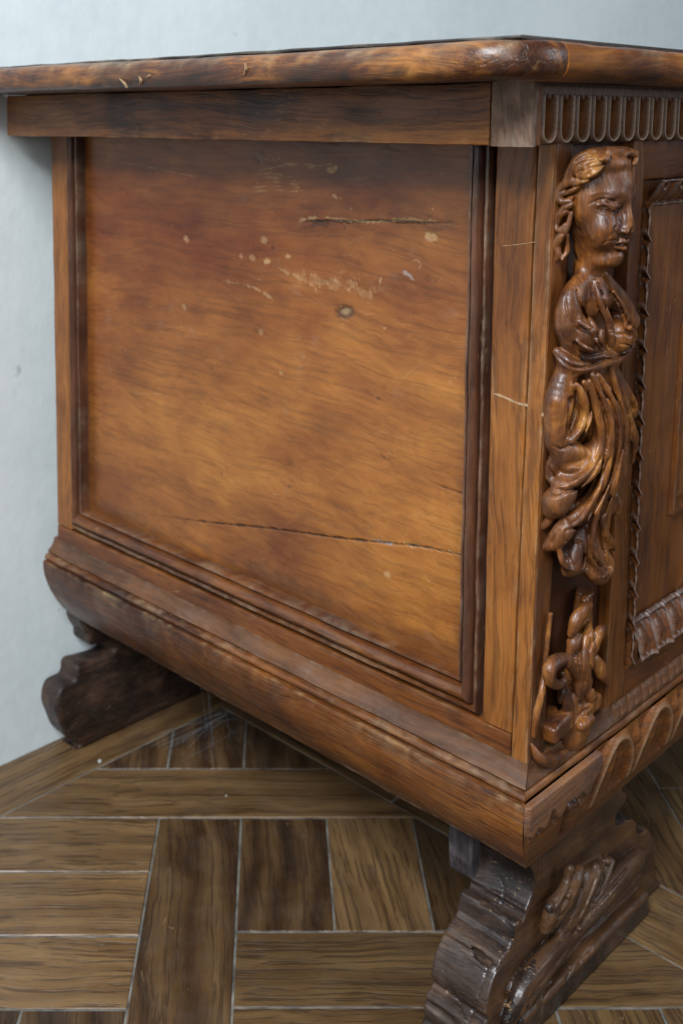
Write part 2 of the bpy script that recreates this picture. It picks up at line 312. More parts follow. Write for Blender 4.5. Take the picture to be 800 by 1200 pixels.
# ------------------------------------------------------------------ signed distance sculpting
def smin(a, b, kk):
    if kk <= 0: return np.minimum(a, b)
    h = np.clip(.5+.5*(b-a)/kk, 0, 1); return b*(1-h)+a*h-kk*h*(1-h)
class Sculpt:
    def __init__(s, lo, hi, h):
        s.lo = np.array(lo, float); s.h = h
        s.n = np.ceil((np.array(hi)-s.lo)/h).astype(int)+1
        s.D = np.full(s.n, .02, np.float32)
        s.ax = [s.lo[i]+np.arange(s.n[i])*h for i in range(3)]
    def box(s, lo, hi, pad):
        a = np.clip(np.floor((np.array(lo)-pad-s.lo)/s.h).astype(int), 0, s.n-1)
        b = np.clip(np.ceil((np.array(hi)+pad-s.lo)/s.h).astype(int)+1, 1, s.n)
        if (b <= a).any(): return None, None
        sl = tuple(slice(a[i], b[i]) for i in range(3))
        return sl, [s.ax[0][sl[0]][:, None, None], s.ax[1][sl[1]][None, :, None], s.ax[2][sl[2]][None, None, :]]
    def put(s, sl, d, kk, op):
        if op == 'u': s.D[sl] = smin(s.D[sl], d, kk)
        else: s.D[sl] = -smin(-s.D[sl], d, kk)
    def slab(s, lo, hi, r=.001, kk=0., op='u'):
        lo = np.array(lo); hi = np.array(hi); sl, X = s.box(lo, hi, .012)
        if sl is None: return
        c = (lo+hi)/2; e = (hi-lo)/2-r
        q = [np.abs(X[i]-c[i])-e[i] for i in range(3)]
        d = np.sqrt(sum(np.maximum(a, 0)**2 for a in q))+np.minimum(np.maximum(np.maximum(q[0], q[1]), q[2]), 0)-r
        s.put(sl, d, kk, op)
    def ell(s, c, r, kk=.003, op='u', rot=None, thin=0):
        c = np.array(c); r = np.array(r, float)
        ex = np.full(3, r.max()) if rot is not None else r
        sl, X = s.box(c-ex, c+ex, .008+kk)
        if sl is None: return
        P = [X[i]-c[i] for i in range(3)]
        if rot is not None:
            R = np.array(rot); P = [P[0]*R[0, i]+P[1]*R[1, i]+P[2]*R[2, i] for i in range(3)]
        k0 = np.sqrt(sum((P[i]/r[i])**2 for i in range(3)))+1e-9; k1 = np.sqrt(sum((P[i]/r[i]**2)**2 for i in range(3)))+1e-9
        s.put(sl, k0*(k0-1)/k1, kk, op)
    def tube(s, pts, rad, kk=.0015, op='u', n=6, flat=1.0):
        """tapered rounded strand through pts; flat>1 squashes it in depth (y)"""
        P = catmull(pts, n); rad = np.interp(np.linspace(0, 1, len(P)), np.linspace(0, 1, len(rad)), rad)
        rm = max(rad); sl, X = s.box(P.min(0)-rm, P.max(0)+rm, .007+kk)
        if sl is None: return
        sub = np.full(s.D[sl].shape, 1., np.float32)
        for i in range(len(P)-1):
            a, b = P[i], P[i+1]; m = max(rad[i], rad[i+1])
            l2, X2 = s.box(np.minimum(a, b)-m, np.maximum(a, b)+m, .006+kk)
            if l2 is None: continue
            ab = (b-a)*[1, flat, 1]; q = [X2[0]-a[0], (X2[1]-a[1])*flat, X2[2]-a[2]]
            t = np.clip((q[0]*ab[0]+q[1]*ab[1]+q[2]*ab[2])/(ab@ab+1e-12), 0, 1)
            d = np.sqrt((q[0]-ab[0]*t)**2+(q[1]-ab[1]*t)**2+(q[2]-ab[2]*t)**2)-(rad[i]+(rad[i+1]-rad[i])*t)
            ls = tuple(slice(l2[j].start-sl[j].start, l2[j].stop-sl[j].start) for j in range(3))
            sub[ls] = np.minimum(sub[ls], d/ (1+(flat-1)*.5))
        s.put(sl, sub, kk, op)
    def prism(s, poly, y0, y1, r=.002, kk=0., chip=0., seed=3):
        """polygon in x,z extruded over y0..y1"""
        poly = np.array(poly); x = s.ax[0][:, None]; z = s.ax[2][None, :]
        dd = np.full((len(s.ax[0]), len(s.ax[2])), 1e9); sg = np.ones_like(dd); n = len(poly)
        for i in range(n):
            a = poly[i]; b = poly[i-1]; e = b-a; wx = x-a[0]; wz = z-a[1]
            t = np.clip((wx*e[0]+wz*e[1])/(e@e), 0, 1); dd = np.minimum(dd, (wx-e[0]*t)**2+(wz-e[1]*t)**2)
            c1 = z >= a[1]; c2 = z < b[1]; c3 = e[0]*wz > e[1]*wx
            sg = np.where((c1 & c2 & c3) | (~c1 & ~c2 & ~c3), -sg, sg)
        d2 = (sg*np.sqrt(dd))[:, None, :]+r; dy = (np.abs(s.ax[1]-(y0+y1)/2)-(y1-y0)/2+r)[None, :, None]
        d = np.sqrt(np.maximum(d2, 0)**2+np.maximum(dy, 0)**2)+np.minimum(np.maximum(d2, dy), 0)-r
        s.D = smin(s.D, d.astype(np.float32), kk)
    def bar(s, a, b, hw, yb, r=.0015, kk=.0006, op='u'):
        a = np.array(a); b = np.array(b); e = (b-a)[[0, 2]]; L = np.linalg.norm(e); e = e/L; c = (a+b)/2
        yf = (a[1]+b[1])/2; sl, X = s.box([min(a[0], b[0])-hw, yf, min(a[2], b[2])-hw], [max(a[0], b[0])+hw, yb, max(a[2], b[2])+hw], .006)
        if sl is None: return
        u = (X[0]-c[0])*e[0]+(X[2]-c[2])*e[1]; w = -(X[0]-c[0])*e[1]+(X[2]-c[2])*e[0]
        q = [np.abs(u)-L/2+r, np.abs(w)-hw+r, np.abs(X[1]-(yf+yb)/2)-(yb-yf)/2+r]; q = np.broadcast_arrays(*q)
        d = np.sqrt(sum(np.maximum(t, 0)**2 for t in q))+np.minimum(np.maximum(np.maximum(q[0], q[1]), q[2]), 0)-r
        s.put(sl, d, kk, op)
    def gouges(s, strokes, h=.5):
        """each stroke (points, width, depth): a channel (or ridge, negative) cut along the sight line of the measured outline"""
        pts = np.array([p for st_ in strokes for p in st_[0]]); x0, y0 = pts.min(0)-12; x1, y1 = pts.max(0)+12
        gx = np.arange(x0, x1, h)[:, None]; gy = np.arange(y0, y1, h)[None, :]; G = np.zeros((gx.shape[0], gy.shape[1]), np.float32)
        for (P, w, a) in strokes:
            P = catmull([(p[0], p[1], 0) for p in P], 6)[:, :2]; D2 = np.full(G.shape, 99.); T = np.zeros(G.shape)
            for i in range(len(P)-1):
                e = P[i+1]-P[i]; t = np.clip(((gx-P[i][0])*e[0]+(gy-P[i][1])*e[1])/(e@e+1e-9), 0, 1)
                d = np.hypot(gx-P[i][0]-e[0]*t, gy-P[i][1]-e[1]*t); T = np.where(d < D2, (i+t)/len(P), T); D2 = np.minimum(D2, d)
            G += (np.exp(-np.abs(D2/w)**1.6)*np.clip(np.sin(np.pi*np.clip(T, .03, .97))*2.2, 0, 1)*a).astype(np.float32)
        X, Y_, Z_ = s.ax[0][:, None, None]-_O[0], s.ax[1][None, :, None]-_O[1], s.ax[2][None, None, :]-_O[2]
        w_ = X*_FW[0]+Y_*_FW[1]+Z_*_FW[2]
        px = (CAM['cx']+CAM['f']*(X*_R[0]+Y_*_R[1])/w_-x0)/h; py = (CAM['cy']-CAM['f']*(X*_UP[0]+Y_*_UP[1]+Z_*_UP[2])/w_-y0)/h
        i = np.clip(px.astype(np.int32), 0, G.shape[0]-2); j = np.clip(py.astype(np.int32), 0, G.shape[1]-2)
        fx = np.clip(px-i, 0, 1); fy_ = np.clip(py-j, 0, 1)
        s.D = s.D+((G[i, j]*(1-fx)+G[i+1, j]*fx)*(1-fy_)+(G[i, j+1]*(1-fx)+G[i+1, j+1]*fx)*fy_).astype(np.float32)
    def roughen(s, amp, freq, seed):
        r = np.random.RandomState(seed); X = [s.ax[0][:, None, None], s.ax[1][None, :, None], s.ax[2][None, None, :]]
        t = 0
        for i in range(5):
            w = r.normal(size=3)*freq*(1+i*.6); ph = r.uniform(0, 6.28, 3)
            t = t+np.sin(X[0]*w[0]+X[1]*w[1]+ph[0])*np.sin(X[2]*w[2]+X[1]*w[0]+ph[1])/(1+i*.5)
        s.D = s.D+(amp*t).astype(np.float32)
    def mesh(s, name, mats, parent, pick=None, smooth=True, keep=None):
        D = s.D.copy(); D[0] = D[-1] = 1e-2; D[:, 0] = D[:, -1] = 1e-2; D[:, :, 0] = D[:, :, -1] = 1e-2
        ins = D < 0; nx, ny, nz = D.shape
        corner = [(i, j, l) for i in (0, 1) for j in (0, 1) for l in (0, 1)]
        cnt = np.zeros((nx-1, ny-1, nz-1), np.int8)
        for (i, j, l) in corner: cnt += ins[i:nx-1+i, j:ny-1+j, l:nz-1+l]
        act = (cnt > 0) & (cnt < 8); idx = np.full(act.shape, -1, np.int32); C = np.argwhere(act); idx[act] = np.arange(len(C))
        S = np.zeros((len(C), 3)); K = np.zeros(len(C))
        for a in corner:
            for axi in range(3):
                if a[axi]: continue
                b = list(a); b[axi] = 1
                da = D[C[:, 0]+a[0], C[:, 1]+a[1], C[:, 2]+a[2]]; db = D[C[:, 0]+b[0], C[:, 1]+b[1], C[:, 2]+b[2]]
                cr = (da < 0) != (db < 0); t = np.where(cr, da/np.where(cr, da-db, 1), 0)
                p = np.tile(np.array(a, float), (len(C), 1)); p[:, axi] += t
                S += p*cr[:, None]; K += cr
        V = s.lo+(C+S/K[:, None])*s.h
        Q = []
        for axi in range(3):
            o = [q for q in range(3) if q != axi]
            A0 = [slice(None)]*3; A1 = [slice(None)]*3
            A0[axi] = slice(0, -1); A1[axi] = slice(1, None)
            ch = ins[tuple(A0)] != ins[tuple(A1)]
            E = np.argwhere(ch); E = E[(E[:, o[0]] > 0) & (E[:, o[1]] > 0) & (E[:, o[0]] < D.shape[o[0]]-1) & (E[:, o[1]] < D.shape[o[1]]-1)]
            inside = ins[E[:, 0], E[:, 1], E[:, 2]]
            def g(da, db):
                c = E.copy(); c[:, o[0]] -= da; c[:, o[1]] -= db; return idx[c[:, 0], c[:, 1], c[:, 2]]
            q = np.stack([g(1, 1), g(0, 1), g(0, 0), g(1, 0)], 1)
            flip = inside if axi != 1 else ~inside
            q[~flip] = q[~flip][:, ::-1]; Q.append(q)
        Q = np.vstack(Q)
        mi = None
        if pick is not None:
            nrm = np.cross(V[Q[:, 2]]-V[Q[:, 0]], V[Q[:, 3]]-V[Q[:, 1]]); nrm /= np.linalg.norm(nrm, axis=1)[:, None]+1e-12
            mi = pick(V[Q].mean(1), nrm)
        return mesh_obj(name, V, Q.astype(np.int32), mats, parent, smooth, matidx=mi)

def heightfield(name, U, Vv, fn, mat, parent, wear_shade=None):
    """fn(u,v) -> xyz; open sheet bedded in the board behind it"""
    uu, vv = np.meshgrid(U, Vv, indexing='ij'); X = np.stack(fn(uu.ravel(), vv.ravel()), 1)
    nu, nv = len(U), len(Vv); a = (np.arange(nu-1)[:, None]*nv+np.arange(nv-1)[None, :]).ravel()
    Q = np.stack([a, a+nv, a+nv+1, a+1], 1)
    W = wear_shade(uu.ravel(), vv.ravel()) if wear_shade else None
    return mesh_obj(name, X, Q.astype(np.int32), mat, parent, True, W)
def repeat(o, offs, parent, axis=0):
    for d in offs:
        c = o.copy(); scene.collection.objects.link(c); c.parent = parent
        l = list(o.location); l[axis] += d; c.location = l

# ------------------------------------------------------------------ room: wall and floor
WALL_Y = .58; RIGHT = 1.05
def slab_verts(lo, hi):
    x0, y0, z0 = lo; x1, y1, z1 = hi
    return [(x0, y0, z0), (x1, y0, z0), (x1, y1, z0), (x0, y1, z0), (x0, y0, z1), (x1, y0, z1), (x1, y1, z1), (x0, y1, z1)]
BOXF = [[0, 3, 2, 1], [4, 5, 6, 7], [0, 1, 5, 4], [1, 2, 6, 5], [2, 3, 7, 6], [3, 0, 4, 7]]
wall = mesh_obj('wall', slab_verts((-2.2, WALL_Y, -.05), (3.2, WALL_Y+.15, 2.4)), BOXF, M['wall'], None, False)
tag(wall, kind='structure')
floor = mesh_obj('floor', slab_verts((-2.2, -2.2, -.05), (3.2, WALL_Y+.05, -.0009)), BOXF, M['grout'], None, False)
tag(floor, kind='structure')

E1 = np.array([.741, -.672]); E2 = np.array([.672, .741])
def st(s, t):
    s = s+.078*(t-.301) if -.9 < t-.301 < .9 else s+.078*math.copysign(.9, t-.301); return tuple(E1*s+E2*t)
def clip(poly, nx, ny, c):       # keep nx*x+ny*y<=c
    out = []
    for i in range(len(poly)):
        p, q = poly[i-1], poly[i]; dp = nx*p[0]+ny*p[1]-c; dq = nx*q[0]+ny*q[1]-c
        if (dp <= 0) != (dq <= 0): t = dp/(dp-dq); out.append((p[0]+(q[0]-p[0])*t, p[1]+(q[1]-p[1])*t))
        if dq <= 0: out.append(q)
    return out
rnd = random.Random(5)
def inset(poly, d):
    n = len(poly); ar = sum(poly[i-1][0]*poly[i][1]-poly[i][0]*poly[i-1][1] for i in range(n))
    if ar < 0: poly = poly[::-1]
    res = poly
    for i in range(n):
        a, b = poly[i-1], poly[i]; L = math.dist(a, b)
        if L < 1e-6: continue
        nx, ny = (b[1]-a[1])/L, -(b[0]-a[0])/L
        res = clip(res, nx, ny, nx*a[0]+ny*a[1]-d)
        if len(res) < 3: return []
    return res
def plank(poly, ang, dark=None):
    poly = inset(poly, .0006+rnd.uniform(0, .0004))
    if len(poly) < 3: return
    c = np.mean(poly, axis=0); ca, sa = math.cos(ang), math.sin(ang)
    loc = [((p[0]-c[0])*ca+(p[1]-c[1])*sa, -(p[0]-c[0])*sa+(p[1]-c[1])*ca) for p in poly]
    w = max(p[0] for p in loc)-min(p[0] for p in loc), max(p[1] for p in loc)-min(p[1] for p in loc)
    if min(w) < .004: return
    top = inset(loc, .0007)
    if len(top) != len(loc): top = [(p[0]*.97, p[1]*.97) for p in loc]
    ar = sum(loc[i-1][0]*loc[i][1]-loc[i][0]*loc[i-1][1] for i in range(len(loc)))
    if ar < 0: loc = loc[::-1]
    # match order
    top = [min(top, key=lambda q: math.dist(q, p)) for p in loc]
    n = len(loc); V = [(x, y, -.012) for x, y in loc]+[(x, y, -.0009) for x, y in loc]+[(x, y, 0) for x, y in top]
    F = [[i, (i+1) % n, n+(i+1) % n, n+i] for i in range(n)]+[[n+i, n+(i+1) % n, 2*n+(i+1) % n, 2*n+i] for i in range(n)]+[list(range(2*n, 3*n))]
    if dark is None: dark = rnd.random() < .3
    o = mesh_obj('plank', V, F, M['plank_dark' if dark else 'plank'], floor, False)
    o.location = (c[0], c[1], rnd.uniform(-.0005, .0003)); o.rotation_euler = (rnd.uniform(-.0025, .0025), rnd.uniform(-.0025, .0025), ang)
ANG1 = math.atan2(E1[1], E1[0]); ANG2 = math.atan2(E2[1], E2[0]); BX = .197; BY = .507
def cell(s0, s1, t0, t1, grain, dark=None, reg='A'):
    P = [st(s0, t0), st(s1, t0), st(s1, t1), st(s0, t1)]
    if reg == 'A': P = clip(P, 1, 0, BX)
    else: P = clip(P, -1, 0, -(BX+.083))
    if len(P) > 2: P = clip(P, 0, 1, BY)
    if len(P) > 2: plank(P, ANG1 if grain == 'h' else ANG2, dark)
S = [-.261-.082*3, -.261-.082*2, -.261-.082, -.261, -.180, -.096, -.012, .070, .152, .234, .316, .40]
# the long dark board and its neighbours
cell(-.261, -.180, -.19, .301, 'v', True)
for t0, t1, dk in ((.222, .301, False), (.143, .222, False), (.066, .143, False)): cell(-.51, -.261, t0, t1, 'h', dk)
for i in range(3): cell(S[i], S[i+1], -.19, .066, 'v', True)
for i in range(4, 7): cell(S[i], S[i+1], .148, .301, 'v', i != 5 or None)
cell(-.180, .070, .068, .148, 'h', False); cell(-.180, .070, -.012, .068, 'h', False); cell(-.180, .070, -.19, -.012, 'h', None)
cell(.070, .48, .068, .148, 'h', False)
for i in range(7, 11): cell(S[i], S[i+1], -.19, .068, 'v', False); cell(S[i], S[i+1], .148, .301, 'v')
cell(-.70, .10, .301, .383, 'h', False); cell(.10, .5, .301, .383, 'h')
for i in range(0, 11): cell(S[i], S[i+1], .383, .62, 'v', i in (2, 3, 4, 5))
# further squares of the same parquet
for gi in range(-4, 3):
    for gj in range(-4, 1):
        s0 = -.51+gi*.249; t0 = -.19+gj*.249
        if t0 >= -.19 and s0 > -.53: continue
        for q in range(3):
            if (gi+gj) % 2: cell(s0, s0+.249, t0+.083*q-.249*(0), t0+.083*(q+1), 'h')
            else: cell(s0+.083*q, s0+.083*(q+1), t0, t0+.249, 'v')
for gi in range(-4, 0):
    for gj in range(0, 4):
        s0 = -.51+gi*.249-.0; t0 = -.19+gj*.249
        if t0+.249 > .8: continue
        s1 = s0+.249
        if gi == -1: s1 = -.51
        for q in range(3):
            if (gi+gj) % 2: cell(s0, s1, t0+.083*q, t0+.083*(q+1), 'h')
            else: cell(s0+.083*q, s0+.083*(q+1), t0, t0+.249, 'v')
# border boards: one run along the wall, one running out from under the chest
for x0, x1 in ((-2.2, -1.1), (-1.1, -.42), (-.42, .38), (.38, 1.2), (1.2, 2.2)): plank([(x0, BY), (x1, BY), (x1, WALL_Y-.001), (x0, WALL_Y-.001)], 0, False)
for y0, y1 in ((-2.0, -1.2), (-1.2, -.46), (-.46, .26), (.26, BY)): plank([(BX, y0), (BX+.083, y0), (BX+.083, y1), (BX, y1)], math.pi/2, False)
for i in range(-3, 18):
    for j in range(-6, 5):
        cell(.0+.083*i, .0+.083*(i+1), -.19+.36*j+(.18 if i % 2 else 0), .17+.36*j+(.18 if i % 2 else 0), 'v', None, 'C')

# ------------------------------------------------------------------ the chest
chest = empty('carved_chest', (0, 0, 0))
tag(chest, 'antique carved walnut chest with fluted frieze, carved corner figure and scrolled feet', 'chest')
ZF = .667                       # underside of the frieze

# --- side panel: dense sheet with its own dents, chips and cracks
def seg_d(Y, Z, a, b):
    e = np.array(b)-np.array(a); t = np.clip(((Y-a[0])*e[0]+(Z-a[1])*e[1])/(e@e), 0, 1)
    return np.hypot(Y-a[0]-e[0]*t, Z-a[1]-e[1]*t), t
y0, y1, z0, z1 = .0505, .5095, .283, .70
ny, nz = 520, 470
Yg, Zg = np.meshgrid(np.linspace(y0, y1, ny), np.linspace(z0, z1, nz), indexing='ij'); Y = Yg.ravel(); Z = Zg.ravel()
P3 = np.stack([Y*0, Y, Z], 1); depth = .0007*wob(P3, 3.5, 4, 3)+.00012*wob(P3*[1, 1, 3], 40, 8, 3)
W = np.zeros((len(Y), 3)); n8 = wob(P3, 160, 11, 3); n5 = wob(P3, 60, 12, 3); n2 = wob(P3, 6, 13, 3)
def bb(p): q = B(p[0], p[1], -.008); return (q[1], q[2])
def polyline(pts, wd, chan, amt, dep=0, rag=.5, n=8):
    global depth
    pp = catmull([(*bb(p), 0) for p in pts], n)[:, :2]; D = np.full(len(Y), 9.); T = np.zeros(len(Y))
    for i in range(len(pp)-1):
        d, t = seg_d(Y, Z, pp[i], pp[i+1]); m_ = d < D; D[m_] = d[m_]; T[m_] = (i+t[m_])/len(pp)
    D = D+wd*rag*n5*.8+wd*rag*n8*.5
    if chan == 0: wd = wd*.72; amt = amt*.72
    f = np.clip((wd-D)/(wd*.5), 0, 1)*np.clip(np.sin(np.pi*np.clip(T, .02, .98))*2.5, 0, 1)
    W[:, chan] = np.maximum(W[:, chan], f*amt); depth = depth-f*dep
def spot(p, ry, rz, chan, amt, dep=0, rag=.5, ang=0, soft=.35):
    global depth
    c = bb(p); a = math.radians(ang); u = (Y-c[0])*math.cos(a)+(Z-c[1])*math.sin(a); v_ = -(Y-c[0])*math.sin(a)+(Z-c[1])*math.cos(a)
    if chan == 0: ry = ry*.72; rz = rz*.72; amt = amt*.75
    D = np.hypot(u/ry, v_/rz)+rag*n5*.4+rag*n8*.25; f = np.clip((1-D)/soft, 0, 1)
    W[:, chan] = np.maximum(W[:, chan], f*amt); depth = depth-f*dep
polyline([(350, 263), (356, 257), (378, 255), (400, 257), (420, 259), (438, 260), (470, 258), (500, 259), (525, 260)], .0016, 0, .75, 0, .9)
polyline([(354, 261), (380, 259), (420, 260), (440, 259), (500, 261), (530, 262)], .0011, 1, .95, .0018, .6)
polyline([(352, 268), (372, 263), (392, 262)], .0018, 1, .55, 0, 1)
polyline([(490, 262), (518, 264), (530, 262)], .0040, 1, .35, 0, 1)
polyline([(180, 604), (240, 612), (300, 618), (350, 624), (400, 631), (450, 636), (500, 642), (548, 653), (560, 656)], .0008, 1, .85, .0016, .8)
polyline([(455, 633), (480, 638), (520, 645), (543, 650)], .0012, 0, .7, .0003, 1.3)
polyline([(430, 632), (445, 634), (462, 638)], .0010, 2, .7, 0, 1)
polyline([(512, 568), (530, 575), (545, 580)], .0009, 1, .6, .0006, .6)
spot((389, 199), .0085, .0045, 0, .95, .0006, .8, -15); spot((365, 196), .004, .0025, 0, .6, .0003, 1)
polyline([(300, 202), (320, 196), (345, 192), (375, 194), (392, 192)], .0011, 0, .6, 0, .9)
for i in range(7): polyline([(300+i*4, 178+(i % 3)*3), (303+i*4, 187+(i % 2)*4)], .0009, 0, .6, 0, .8, 3)
spot((302, 186), .009, .006, 1, .35, 0, 1.3)
for i in range(5): polyline([(296, 205+i*5), (318, 203+i*5), (342+i*3, 208+i*4)], .0007, 0, .45, 0, 1.4, 4)
spot((393, 230), .005, .0025, 0, .6, .0004, 1, 25); spot((503, 277), .0085, .005, 0, .8, .0008, .7); spot((512, 268), .006, .003, 1, .4, 0, 1)
for (x, y_, a_) in ((283, 301, .5), (296, 302, .5), (312, 306, .85), (338, 301, .7), (309, 281, .5), (306, 389, .6), (329, 437, .4), (453, 672, .7), (218, 280, .6), (216, 360, .6)):
    spot((x, y_), .0035+.002*rnd.random(), .0025+.002*rnd.random(), 0, a_, .0003, 1)
spot((403, 367), .012, .0065, 1, .75, .0010, .5, -15, .5); spot((404, 366), .0085, .0045, 0, .65, -.0002, .7, -15)
polyline([(262, 329), (285, 333), (305, 340), (320, 351)], .0013, 0, .55, 0, 1.2)
polyline([(322, 312), (335, 318), (350, 326), (365, 334), (372, 342)], .0016, 0, .5, 0, 1.3)
polyline([(345, 330), (370, 328), (400, 334), (430, 342), (450, 338)], .0042, 0, .30, 0, 1.6)
for i in range(22):
    x = 352+rnd.random()*95; y_ = 322+rnd.random()*18+.1*(x-352); L_ = rnd.uniform(3, 11)
    polyline([(x, y_), (x+rnd.uniform(-3, 3), y_-L_)], .00065, 0, .8, 0, .8, 3)
polyline([(478, 308), (488, 305), (493, 310), (490, 315)], .0008, 0, .6, 0, .5)
polyline([(472, 318), (480, 322), (485, 328)], .0013, 2, .6, 0, 1)
for i in range(26):                                   # assorted hairline scratches
    x = rnd.uniform(130, 530); y_ = rnd.uniform(190, 640); a = rnd.gauss(0, .5); L_ = rnd.uniform(10, 46)
    polyline([(x, y_), (x+L_*math.cos(a)*.5, y_+L_*math.sin(a)*.5+rnd.uniform(-2, 2)), (x+L_*math.cos(a), y_+L_*math.sin(a))], .0005, 0, rnd.uniform(.2, .4), 0, .4, 4)
polyline([(123, 188), (160, 193), (200, 201), (232, 208)], .0009, 0, .4, 0, .7)
for i in range(60): spot((rnd.uniform(120, 540), rnd.uniform(180, 720)), rnd.uniform(.0006, .0022), rnd.uniform(.0006, .0016), rnd.choice([0, 1, 1, 1, 0]), rnd.uniform(.3, .7), .0001, .6)
# darker rims of the panel and greyish blotches
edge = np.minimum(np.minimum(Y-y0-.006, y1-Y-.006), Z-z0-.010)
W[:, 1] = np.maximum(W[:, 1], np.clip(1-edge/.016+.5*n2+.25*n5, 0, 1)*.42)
W[:, 1] = np.maximum(W[:, 1], np.clip(1-(ZF+.006-Z)/.016+.5*n2+.2*n5, 0, 1)*.28)  # shade below the frieze painted into the panel colour
W[:, 1] = np.maximum(W[:, 1], np.clip(wob(P3*[1, 1, 2.2], 9, 31, 3)*1.1-.55, 0, 1)*.30)
W[:, 2] = np.maximum(W[:, 2], np.clip(wob(P3, 20, 33, 3)*1.1-.95, 0, 1)*.16)
def gz(cy_, cz_, ry, rz): return np.exp(-(((Y-cy_)/ry)**2+((Z-cz_)/rz)**2))
tone = .62*gz(.40, .60, .16, .11)+.45*gz(.20, .655, .16, .030)+.30*gz(.48, .45, .05, .2)+.35*gz(.12, .305, .12, .03)+.30*gz(.23, .56, .10, .05)-.30*gz(.10, .43, .07, .10)-.2*gz(.35, .40, .15, .06)
tone = np.clip(tone+.30*wob(P3*[1, 1, 2], 7, 41, 4)+.10, 0, .9)
nn = (np.arange(ny-1)[:, None]*nz+np.arange(nz-1)[None, :]).ravel()
Q = np.stack([nn, nn+1, nn+nz+1, nn+nz], 1)
o = mesh_obj('side_panel', np.stack([.008-depth, Y, Z], 1), Q.astype(np.int32), M['panel'], chest, True, W)
ta = o.data.attributes.new('tone', 'FLOAT', 'POINT'); ta.data.foreach_set('value', tone.astype(np.float32))
board('panel_backing', (.0095, .048, .28), (.022, .512, .702), 'y', M['recess'], chest, seed=77, step=.05)

# --- moulding round the panel (mitred), w runs outwards, d is proud of the side plane
MP = [(-.45, -.016), (-.02, -.016), (.0, -.016), (.09, -.0155), (.10, .0008), (.115, .0026), (.20, .0030), (.215, .0016), (.22, -.0036), (.275, -.0038),
      (.285, .0020), (.33, .0054), (.40, .0074), (.48, .0080), (.56, .0070), (.62, .0046), (.645, .0016), (.65, -.0030), (.70, -.0030), (.705, .0016), (.72, .0028), (.82, .0028), (.84, .0012), (.845, -.0058), (.97, -.0058), (1.02, -.0056), (1.02, -.016)]
MW = [(0, 0, 0)]*4+[(.15, 0, .12), (.2, 0, .16), (.15, 0, .14), (.05, 0, .05), (0, .5, 0), (0, .5, 0), (0, 0, 0), (.02, 0, .02), (.06, 0, .03), (.08, 0, .03), (.05, 0, .03), (.02, 0, 0), (0, 0, 0), (0, .5, 0), (0, .5, 0), (.1, 0, .05), (.3, 0, .2), (.3, 0, .2), (.1, 0, .1), (0, .6, .1), (0, .6, .1), (0, .3, 0), (0, 0, 0)]
wR, wL, wB = .0215, .022, .030; yR, yL, zB = .0585, .502, .292
loft('panel_moulding', lambda t, w, d: (-d, yR+.0060*t-w*(wR-.0015*t), (zB-w*wB)*(1-t)+.70*t), MP, 90, M['mould_z'], chest, seed=21, wear_shade=MW, jitter=.00035)
loft('panel_moulding', lambda t, w, d: (-d, yL+w*wL, (zB-w*wB)*(1-t)+.70*t), MP, 90, M['mould_z'], chest, seed=22, wear_shade=MW, jitter=.00035)
loft('panel_moulding', lambda t, w, d: (-d, (yR-w*wR)*(1-t)+(yL+w*wL)*t, zB-w*wB+0*t), MP, 120, M['mould_y'], chest, seed=23, wear_shade=MW, jitter=.00045)
# --- stiles, rail, edge of the front board
spr, sfl = round_rect(.0142, .0367, 0, .02, .0009)
loft('stile', lambda t, w, d: (d, w+(w > .025)*.0075*t, .2625+.4375*t), spr, 80, M['stile_z'], chest, jitter=.0003, seed=31, wear_shade=[(.4*f_, 0, .15*f_) for f_ in sfl])
board('stile', (0, .5245, .2630), (.02, .550, .70), 'z', M['stile_z'], chest, .0012, .0003, 32, .4)
board('bottom_rail', (.0002, .0142, .2425), (.02, .550, .2612), 'y', M['rail_y'], chest, .0009, .0003, 33, .5)
board('front_board_edge', (-.0003, .0012, .2425), (.02, .0129, .70), 'z', M['stile_z'], chest, .0010, .00035, 34, .6, col=(1, 0, .3))
board('inner_carcass', (.014, .0125, .17), (RIGHT-.01, .548, .70), 'y', M['recess'], chest, seed=35, step=.1)
# old repair lines across the stiles
def strip(name, pts, wid, proud, mat, side=True, seed=0, th=.0006):
    pp = catmull(pts, 5); V = []; r_ = random.Random(seed)
    for i, p in enumerate(pp):
        d = pp[min(i+1, len(pp)-1)]-pp[max(i-1, 0)]; d /= np.linalg.norm(d)
        nrm = np.array([-1, 0, 0]) if side else np.array([0, -1, 0]); s_ = np.cross(d, nrm)
        w_ = wid*.5*(r_.uniform(.55, 1.25) if 0 < i < len(pp)-1 else .3)
        for a, h in ((-1, -th), (-.7, proud), (.7, proud), (1, -th)): V.append(p+s_*w_*a+nrm*h)
    F = []
    for i in range(len(pp)-1):
        for j in range(3): F.append([i*4+j, i*4+j+1, i*4+5+j, i*4+4+j])
        F.append([i*4+3, i*4, i*4+4, i*4+7])
    F += [[0, 1, 2, 3], [len(V)-1, len(V)-2, len(V)-3, len(V)-4]]
    return mesh_obj(name, V, F, mat, chest, False)
strip('repair_line', [B(578, 461), B(592, 466), B(605, 472), B(625, 478), B(637, 488)], .0022, .0002, M['filler'], seed=1)
strip('repair_line', [B(588, 288), B(602, 287), B(630, 283)], .0005, .0001, M['filler'], seed=2)
